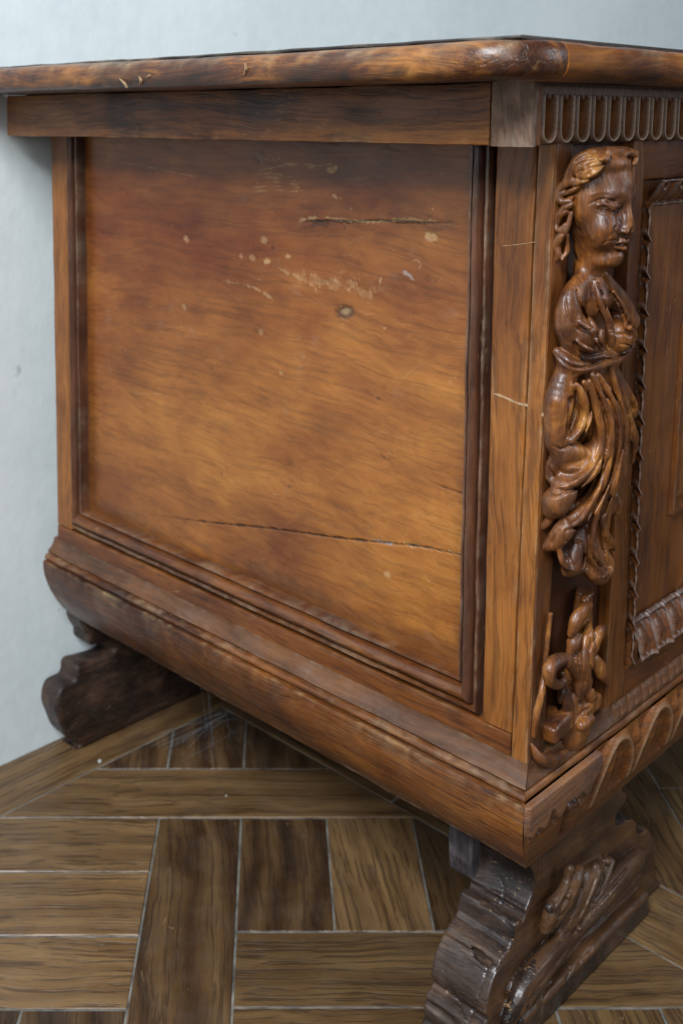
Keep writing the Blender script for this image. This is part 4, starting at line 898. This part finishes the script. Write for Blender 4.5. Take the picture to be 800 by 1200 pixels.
# lower tips
T_([(672, 608, .022), (660, 622, .021), (650, 634, .020), (640, 641, .018)], [4*mm, 5.5*mm, 5*mm, 2.6*mm], .0008)
T_([(646, 600, .016), (641, 612, .015), (632, 618, .012), (626, 613, .010)], [2.6*mm, 2.4*mm, 2*mm, .8*mm], .0008)
T_([(660, 618, .027), (655, 630, .026), (648, 638, .024)], [1.4*mm, 2.4*mm, 1.4*mm], .0006, 's')
T_([(682, 610, .018), (676, 640, .020), (670, 660, .020), (664, 668, .018)], [4*mm, 6.5*mm, 7*mm, 4*mm], .0008, flat=1.3)
T_([(655, 645, .018), (660, 660, .021), (670, 669, .022), (681, 665, .022), (684, 650, .022)], [1.5*mm, 1.8*mm, 2.0*mm, 1.8*mm, 1.0*mm], .0005)
T_([(690, 640, .017), (692, 662, .019), (700, 672, .020), (706, 676, .019)], [5*mm, 6.5*mm, 6.5*mm, 4*mm], .0010, flat=1.2)
T_([(685, 668, .021), (694, 676, .023), (706, 677, .024), (715, 668, .023), (714, 656, .021), (707, 646, .019)], [1.3*mm, 1.8*mm, 2.0*mm, 2.0*mm, 1.6*mm, 1.0*mm], .0005)
T_([(696, 640, .027), (699, 655, .027), (705, 664, .026)], [.9*mm, 1.3*mm, .9*mm], .0005, 's')
T_([(702, 608, .018), (707, 624, .018), (714, 636, .016), (719, 644, .013)], [1.6*mm, 3.0*mm, 3.0*mm, 1.0*mm], .0006)
# dishes behind the rolled rims, so that nothing is pierced
T_([(672, 470, .010), (668, 500, .010), (662, 520, .010)], [9*mm, 9*mm, 7*mm], .003, flat=1.5)
T_([(664, 535, .014), (668, 552, .016), (680, 545, .018)], [8*mm, 9*mm, 8*mm], .003, flat=1.5)
T_([(660, 590, .008), (672, 600, .010), (684, 590, .012)], [8*mm, 9*mm, 8*mm], .003, flat=1.5)
T_([(660, 640, .008), (676, 650, .010), (700, 655, .012)], [7*mm, 9*mm, 8*mm], .003, flat=1.5)
GR = []
def E_(pts, w, a): GR.append((pts, w, a*mm))
# hair
E_([(667, 200), (674, 208), (684, 211), (696, 207), (708, 199)], 1.3, 1.3)
E_([(687, 190), (688, 198), (691, 206)], 1.0, 1.1); E_([(672, 190), (684, 184), (698, 182)], 1.0, .9); E_([(670, 200), (680, 191), (694, 188), (706, 190)], 1.0, .9); E_([(671, 206), (683, 199), (699, 195)], .9, .9); E_([(665, 210), (670, 194), (684, 182), (704, 178)], .9, .8); E_([(726, 181), (734, 184), (738, 192)], 1.0, 1.0); E_([(714, 182), (708, 188), (704, 194)], .9, 1.0)
E_([(654, 226), (664, 221), (676, 219)], 1.0, 1.1); E_([(656, 234), (666, 229), (674, 226)], 1.0, .9); E_([(660, 240), (668, 238), (674, 232)], 1.1, 1.1)
E_([(656, 250), (662, 246), (668, 246)], .9, .9); E_([(651, 268), (658, 262), (662, 254)], .9, 1.0); E_([(653, 276), (660, 274), (662, 284), (657, 296)], .9, 1.0)
E_([(674, 236), (671, 256), (668, 276), (670, 296), (678, 308)], 1.8, 1.6)
# face
E_([(688, 240), (696, 236), (706, 233), (717, 234.5), (722, 238)], 1.1, 1.0); E_([(696, 243), (703, 246.5), (711, 247), (718, 243)], .9, .8)
E_([(698, 241), (706, 239.5), (714, 241)], 2.0, -1.3); E_([(690, 229), (704, 225), (718, 226)], 1.8, -.6); E_([(697, 249), (708, 251), (717, 247)], 1.0, .5)

E_([(724, 240), (722, 252), (724, 262)], 1.8, .9); E_([(722, 264), (719, 270), (723, 276)], 1.0, 1.0)
E_([(704, 291), (708, 284), (716, 281.5), (726, 282), (735, 281)], .8, .7); E_([(711, 294), (718, 297), (726, 293)], 1.4, .7)
E_([(719, 272), (712, 278), (706, 286)], 1.2, .6)
# cloth on the breast
E_([(674, 336), (677, 350), (683, 366), (693, 382)], 1.5, 2.2); E_([(697, 325), (703, 342), (709, 362), (716, 388)], 1.4, 1.9)
E_([(689, 326), (694, 346), (702, 366), (708, 384)], 1.0, 1.0); E_([(716, 343), (725, 356), (735, 380)], 1.4, 1.8)
E_([(672, 401), (678, 410), (690, 416), (708, 412)], 1.9, 2.6); E_([(699, 387), (700, 398), (706, 409)], 1.0, 1.7); E_([(710, 396), (711, 408)], 1.0, 1.5)
E_([(720, 392), (730, 391), (738, 394)], 1.1, 1.5); E_([(724, 403), (733, 404), (741, 408)], 1.0, 1.2)
E_([(662, 346), (664, 366), (674, 384), (690, 394)], 1.3, 1.1); E_([(655, 362), (655, 384), (664, 402)], 1.2, .7)
E_([(650, 414), (664, 427), (682, 431), (705, 422), (724, 418), (738, 410)], 1.6, 1.9)
# drapery
E_([(672, 446), (675, 462), (672, 482), (665, 507)], 1.5, 2.2); E_([(686, 448), (691, 474), (686, 500), (675, 518)], 1.5, 2.3)
E_([(694, 448), (706, 478), (711, 502), (709, 528), (703, 552)], 1.5, 2.4); E_([(700, 452), (716, 474), (722, 498), (720, 532), (710, 570), (695, 600), (687, 634)], 1.5, 2.4)
E_([(709, 448), (725, 474), (730, 500), (727, 532), (718, 565)], 1.3, 1.8); E_([(722, 440), (731, 472), (737, 500), (733, 530)], 1.3, 1.8)
E_([(737, 516), (738, 530), (736, 545)], 2.0, 3.2); E_([(716, 578), (710, 590), (706, 602)], 2.4, 3.2)
E_([(648, 544), (662, 555), (680, 552), (696, 536)], 4.0, 2.0); E_([(650, 574), (671, 574), (692, 556), (705, 534)], 1.7, 2.4)
E_([(658, 607), (677, 592), (695, 572), (704, 552)], 2.6, 1.6); E_([(662, 622), (681, 614), (697, 592), (708, 570)], 1.8, 2.6)
E_([(662, 620), (661, 634)], 1.3, 1.6); E_([(672, 632), (683, 640), (682, 664)], 1.4, 2.0); E_([(655, 618), (650, 630), (645, 638)], 2.2, 1.3)
E_([(692, 612), (690, 640), (699, 660), (711, 671)], 1.4, 2.0); E_([(700, 608), (703, 634), (708, 650)], 1.3, 1.9); E_([(664, 646), (668, 658), (674, 664)], 2.4, 1.3)
E_([(646, 540), (644, 550), (650, 558)], 1.2, 1.2); E_([(645, 520), (656, 526), (668, 522)], 1.3, 1.3); E_([(642, 578), (652, 582), (664, 576)], 1.4, 1.4)
# crisp rims
for rim in ([(640, 560), (655, 570), (672, 566), (690, 546), (701, 522), (701, 500)], [(667, 617), (682, 602), (700, 576), (707, 546)], [(684, 656), (694, 674), (708, 676), (716, 664), (712, 650)],
            [(704, 470), (715, 500), (714, 532), (704, 570), (692, 606)], [(669, 516), (680, 503), (684, 482), (679, 458)], [(652, 648), (660, 664), (676, 670)]):
    E_(rim, .9, -.7)
fig.gouges(GR)
fig.roughen(.00012, 230, 5)
fig.mesh('corner_figure', M['carve'], chest)

# --- carved leaf under the figure
lf = Sculpt((-.012, -.034, .228), (.125, .0125, .352), .0009)
def U_(pts, rad, kk=.0010, op='u', flat=1., n=6): lf.tube([AX(p[0], p[1], p[2]*.8, .001) for p in pts], rad, max(kk*1.5, .0011) if op == 'u' else kk, op, n, flat)
U_([(684, 690, -.002), (680, 745, -.002), (676, 800, -.002), (672, 850, -.002)], [9*mm, 13*mm, 17*mm, 20*mm], .002, flat=2.2)
U_([(693, 682, .003), (689, 694, .004), (684, 704, .005)], [4*mm, 3.6*mm, 2.6*mm], .0008)
def F_(pts, rad, flat=2.0): lf.tube([AX(p[0], p[1], p[2], .001) for p in pts], [r*1.3*mm for r in rad], .0005, 'u', 8, flat*.8)
F_([(690, 710, .008), (682, 717, .009), (675, 728, .008), (669, 742, .006)], [2.6, 4.6, 5.4, 3.0])
F_([(676, 746, .007), (672, 754, .007), (668, 763, .006)], [3.0, 4.2, 2.6], 1.4)
F_([(690, 730, .005), (688, 750, .009), (685, 775, .010), (680, 800, .008), (671, 828, .005)], [1.2, 5.5, 7.0, 6.0, 3.0])
F_([(709, 735, .006), (701, 742, .008), (695, 757, .008), (691, 775, .006)], [1.6, 4.2, 4.4, 2.2])
F_([(696, 774, .006), (704, 786, .007), (713, 803, .003)], [4.0, 5.0, 1.2])
F_([(676, 760, .006), (673, 778, .006), (680, 800, .006)], [2.0, 4.0, 3.0])
F_([(660, 802, .004), (661, 818, .005), (668, 834, .004)], [3.6, 4.4, 3.6], 1.5)
F_([(686, 800, .008), (690, 812, .008), (698, 822, .006)], [3.0, 4.0, 2.4])
# volute
U_([(677, 795, .010), (672, 782, .013), (662, 774, .014), (650, 776, .014), (643, 786, .014), (645, 798, .013), (653, 802, .013), (660, 796, .013), (657, 788, .013)], [3.4*mm, 4.6*mm, 5*mm, 5*mm, 4.8*mm, 4.2*mm, 3.4*mm, 2.8*mm, 2*mm], .0005)
U_([(660, 800, .006), (662, 815, .005), (668, 828, .004)], [3*mm, 3*mm, 3*mm], .001)
# two cut scroll ends
for a_, b_, r_ in (((706, 820, .009), (686, 838, .009), 5.8), ((672, 844, .009), (650, 866, .009), 6.4)):
    P1, P2 = A(*a_), A(*b_)
    lf.bar(P1, P2, r_*mm, .012, .0026)
lf.tube([A(690, 842, .008), A(680, 850, .008)], [4*mm, 4*mm], .001, n=2)
# raised fillet along the corner, its curled foot
U_([(647, 672, .003), (646, 700, .003), (641, 750, .003), (637, 790, .004), (634, 812, .006), (628, 838, .008), (625, 862, .007)], [1.5*mm, 1.7*mm, 1.8*mm, 2.0*mm, 2.4*mm, 2.6*mm, 2.0*mm], .0005)
U_([(622, 872, .004), (632, 888, .005), (648, 890, .005), (662, 880, .004)], [1*mm, 4*mm, 5*mm, 2*mm], .0008)
lf.gouges([([(688, 722), (681, 734), (676, 748)], 1.0, 1.2*mm), ([(699, 742), (690, 760)], 1.2, 1.6*mm), ([(692, 745), (690, 770), (694, 792)], 1.3, 1.8*mm), ([(680, 752), (679, 776), (684, 800)], 1.3, 1.8*mm),
    ([(666, 776), (656, 786), (656, 794)], 1.6, 2.2*mm), ([(664, 800), (672, 812), (680, 826)], 1.3, 1.8*mm), ([(686, 785), (683, 806), (677, 828)], 1.2, 1.4*mm), ([(695, 800), (690, 814)], 1.2, 1.4*mm),
    ([(674, 842), (682, 834), (690, 829)], 1.4, 2.2*mm), ([(650, 836), (656, 828), (660, 816)], 1.6, 2.0*mm), ([(676, 762), (672, 772), (676, 784)], 1.2, 1.6*mm), ([(703, 746), (697, 760)], .9, -.7*mm), ([(679, 722), (671, 742)], .9, -.7*mm),
    ([(652, 852), (660, 842), (668, 836)], 1., -.8*mm), ([(690, 824), (700, 815)], 1., -.8*mm)])
lf.roughen(.00010, 260, 6)
lf.mesh('leaf_ornament', M['carve'], chest)

# --- feet
def foot_poly(dx, mirror=False):
    L = [(.046, .160), (.045, .136), (.049, .131), (.054, .124), (.056, .115), (.053, .106), (.046, .099), (.037, .095), (.031, .0935), (.028, .080), (.022, .077), (.012, .072), (.004, .064), (-.002, .053), (-.004, .043), (-.001, .036), (-.009, .032), (-.012, .024), (-.011, .012), (-.006, .0)]
    Rr = [(.262, .0), (.268, .010), (.264, .030), (.259, .052), (.247, .070), (.232, .073), (.224, .079), (.222, .088), (.212, .096), (.200, .098), (.186, .103), (.184, .111), (.192, .116), (.200, .118), (.201, .124), (.192, .132), (.190, .160)]
    P = [(x+dx, z) for x, z in L+Rr]
    return P
def pick_foot(yf):
    def pick(Cc, n):
        front = (n[:, 1] < -.45) | ((Cc[:, 1] < yf-.0005)); end = (n[:, 0] < -.25) & (Cc[:, 0] < .06)
        sled = (Cc[:, 2] < .019) & (Cc[:, 1] < yf-.004)
        return np.where(front & ~end & ~sled, 1, 0)
    return pick
YF = .022
ff = Sculpt((-.050, -.012, -.004), (.280, .085, .166), .00115)
def soft(P, n=4):
    P = [tuple(p) for p in P]; Q = catmull([(a, b, 0) for a, b in P], n)[:, :2]; return [tuple(q) for q in Q]
ff.prism(soft(foot_poly(0), 3), YF, YF+.048, .0016)
ff.D[:, :, :] = np.maximum(ff.D, (-ff.ax[2])[None, None, :])
ff.tube([(.0415, YF-.01, .0965), (.0415, YF+.06, .0965)], [4.2*mm, 4.2*mm], .0006, 's', n=2)
ff.tube([(.047, YF-.01, .131), (.047, YF+.06, .131)], [2.2*mm, 2.2*mm], .0006, 's', n=2)
ff.tube([(.0285, YF+.002, .0785), (.0285, YF+.046, .0785)], [2.2*mm, 2.2*mm], .0008, n=2)
ff.tube([(.012, YF-.01, .0735), (.012, YF+.06, .0735)], [2.5*mm, 2.5*mm], .0006, 's', n=2)
ff.slab((.03, YF-.010, 0), (.235, YF+.01, .024), .004, .003)
# wider uncut block behind the cove, and a rear batten
def V_(pts, rad, kk=.0010, op='u', flat=1.): ff.tube([AX(x, y_, -YF+d, -.008) for x, y_, d in pts], [r*1.12 for r in rad], max(kk*1.6, .0012) if op == 'u' else kk, op, 6, flat)
# front carving: shell of leaves between two scrolls
V_([(596, 1192, .004), (612, 1164, .006), (632, 1136, .007), (654, 1110, .006), (664, 1096, .004)], [7*mm, 11*mm, 11*mm, 10*mm, 6*mm], .0015, flat=1.5)
V_([(660, 1106, .004), (688, 1072, .007), (712, 1044, .008), (735, 1018, .007), (746, 1006, .005)], [5*mm, 9*mm, 11*mm, 10*mm, 8*mm], .0012, flat=1.5)
V_([(658, 1092, .003), (670, 1066, .004), (684, 1040, .004), (700, 1018, .002)], [10*mm, 15*mm, 15*mm, 8*mm], .002, flat=2.2)
V_([(648, 1080, .007), (661, 1052, .009), (670, 1032, .010), (677, 1020, .010)], [4*mm, 6.5*mm, 6.5*mm, 4.5*mm], .0008)
V_([(638, 1088, .005), (646, 1068, .008), (658, 1054, .009)], [4*mm, 5.5*mm, 5*mm], .0008)
V_([(670, 1080, .007), (684, 1048, .008), (695, 1024, .008), (702, 1014, .006)], [4*mm, 5.5*mm, 5.5*mm, 4*mm], .0008)
V_([(684, 1070, .005), (702, 1038, .006), (714, 1010, .004)], [3*mm, 4.5*mm, 4*mm], .0008)
V_([(665, 1020, .009), (664, 1034, .010), (656, 1048, .010), (645, 1062, .010)], [3*mm, 4*mm, 3.6*mm, 4*mm], .0006)
for p, r_ in (((644, 1063, .011), 4.2), ((663, 1048, .012), 3.8), ((697, 1016, .008), 3.6), ((711, 1009, .006), 3.4), ((694, 1062, .010), 3.4), ((676, 1086, .010), 3.6), ((667, 1018, .010), 3.6)):
    ff.ell(AX(p[0], p[1], -YF+p[2]), (r_*mm, r_*mm, r_*mm), .0008)
ff.gouges([([(604, 1184), (618, 1156), (640, 1128), (660, 1104)], 2.0, -1.0*mm), ([(612, 1186), (628, 1160), (650, 1130), (664, 1112)], 1.6, 1.8*mm), ([(598, 1176), (592, 1160), (602, 1142), (620, 1120), (644, 1094)], 1.4, 2.4*mm),
    ([(664, 1102), (690, 1070), (716, 1040), (738, 1012)], 1.5, 2.2*mm), ([(670, 1112), (700, 1078), (730, 1046), (752, 1018)], 1.3, 1.6*mm), ([(672, 1026), (664, 1048), (652, 1076)], 1.3, 1.8*mm), ([(684, 1030), (676, 1056), (664, 1084)], 1.5, 2.4*mm),
    ([(698, 1024), (690, 1048), (678, 1074)], 1.5, 2.2*mm), ([(708, 1020), (702, 1040), (692, 1058)], 1.3, 1.8*mm), ([(656, 1046), (648, 1064), (640, 1082)], 1.2, 1.6*mm), ([(668, 1090), (660, 1098), (652, 1104)], 1.4, 1.8*mm),
    ([(676, 1042), (668, 1064)], .9, -.9*mm), ([(690, 1040), (682, 1060)], .9, -.9*mm),
    ([(632, 1188), (636, 1164), (648, 1150)], 1.6, 1.6*mm), ([(676, 1132), (684, 1118), (692, 1112)], 1.4, 1.6*mm), ([(662, 1150), (668, 1134)], 1.3, 1.6*mm),
    # weather cracks and gouges on the blackened end
    ([(536, 1118), (552, 1128), (575, 1142), (594, 1120)], 1.3, .9*mm), ([(572, 1132), (566, 1152), (556, 1180), (548, 1200)], 1.0, 1.4*mm), ([(528, 1156), (540, 1178), (548, 1196)], 1.2, 1.6*mm), ([(520, 1130), (524, 1160), (536, 1176)], 1.0, 1.1*mm),
    ([(545, 1054), (575, 1064), (600, 1088)], 1.1, 1.0*mm), ([(580, 1020), (590, 1040), (586, 1064)], .9, .9*mm), ([(560, 1036), (590, 1046), (614, 1060)], .9, .7*mm)])
# incised pairs of flutes under the top edge
for i, px in enumerate((.062, .090, .118, .146, .174)):
    for q in (0, .005): ff.tube([(px+q, YF-.001, .150), (px+q, YF-.001, .116)], [1.4*mm, 1.4*mm], .0004, 's', n=2)
# chips on the dark end
rr = random.Random(9)
for i in range(6):
    x_, z_ = rr.choice(foot_poly(0)[4:18]); ff.ell((x_+rr.uniform(-.003, .003), rr.uniform(YF, YF+.048), z_+rr.uniform(-.006, .006)), np.array([rr.uniform(2, 4.5), rr.uniform(8, 18), rr.uniform(1.5, 4)])*mm, .002, 's')
ff.roughen(.00014, 160, 7)
foot = ff.mesh('foot', [M['footdark'], M['footbrown']], chest, pick_foot(YF))
foot['label'] = 'carved front foot with blackened scrolled end'
lb = Sculpt((.03, .060, .070), (.080, .140, .166), .0015)
lb.prism([(.043, .165), (.043, .112), (.046, .098), (.054, .090), (.066, .104), (.074, .125), (.076, .165)], .068, .090, .0016)
lb.roughen(.0003, 120, 8); lb.mesh('foot_bracket', M['lead'], chest)
rf = Sculpt((-.040, .535, -.004), (.285, .585, .166), .0016)
RP = [(x+.012, z) for x, z in [(.016, .166), (.014, .148), (.020, .134), (.024, .128), (.026, .116), (.050, .108), (.060, .099), (.048, .094), (.027, .096), (.008, .097), (.004, .082), (-.014, .079), (-.021, .063), (-.017, .045), (-.006, .021), (.012, .004), (.020, .0)]]+[(x-.02, z) for x, z in foot_poly(0)[20:]]
rf.prism(soft(RP), .545, .577, .0045); rf.roughen(.0003, 110, 9)
rfo = rf.mesh('foot', [M['footrear'], M['footrear']], chest)
rfo['label'] = 'dark scrolled rear foot against the wall'
for src in (foot, rfo):
    c_ = src.copy(); scene.collection.objects.link(c_); c_.parent = chest; c_.location = (.79, 0, 0)
    if 'label' in c_: del c_['label']

# ------------------------------------------------------------------ cobweb and crumbs
rw = random.Random(12); Vw = []; Fw = []
def thread(a, b, sag=.004, r=.00016, n=7):
    a = np.array(a); b = np.array(b); base = len(Vw)
    for i in range(n+1):
        t = i/n; p = a+(b-a)*t; p = p-np.array([0, 0, sag*4*t*(1-t)])
        for q in range(3): an = q*2.094; Vw.append(p+np.array([math.cos(an), math.sin(an), .3*math.sin(an+1)])*r)
    for i in range(n):
        for q in range(3): Fw.append([base+i*3+q, base+i*3+(q+1) % 3, base+i*3+3+(q+1) % 3, base+i*3+3+q])
hub = measure(268, 838, 2, .004)
for i in range(14):
    a = measure(rw.uniform(205, 300), rw.uniform(826, 900), 2, .0025); t = rw.random()
    b_ = np.array([.055+.14*t+rw.uniform(-.02, .02), .50+rw.uniform(-.03, .035), .155+rw.uniform(-.002, .0)]) if i % 5 == 0 else measure(268+rw.gauss(0, 12), 836+rw.gauss(0, 5), 2, .003+rw.random()*.012)
    thread(a, b_, rw.uniform(0, .003), rw.uniform(.00006, .00012))
for i in range(7):
    a = measure(272+rw.gauss(0, 10), 835+rw.gauss(0, 3), 2, .004); b_ = measure(rw.uniform(170, 225), 868+rw.uniform(-14, 10), 2, .003); thread(a, b_, 0, .00014)
web = mesh_obj('cobweb', Vw, Fw, M['web'], None, True)
tag(web, 'dusty grey cobweb on the floor boards under the chest, beside the rear foot', 'cobweb')
import bmesh
def crumb(px, py, r, label, seed):
    bm = bmesh.new(); bmesh.ops.create_icosphere(bm, subdivisions=2, radius=r); q = random.Random(seed)
    for v_ in bm.verts: v_.co *= q.uniform(.7, 1.15); v_.co.z *= .6
    me = bpy.data.meshes.new('crumb'); bm.to_mesh(me); bm.free(); me.materials.append(M['crumb'])
    o = bpy.data.objects.new('crumb', me); link(o); p = measure(px, py, 2, .0); o.location = (p[0], p[1], r*.5)
    tag(o, label, 'crumb')
crumb(117, 893, .0024, 'white plaster crumb on the border joint near the rear foot', 1)
crumb(265, 933, .0011, 'tiny pale crumb on the long board below the cobweb', 2)
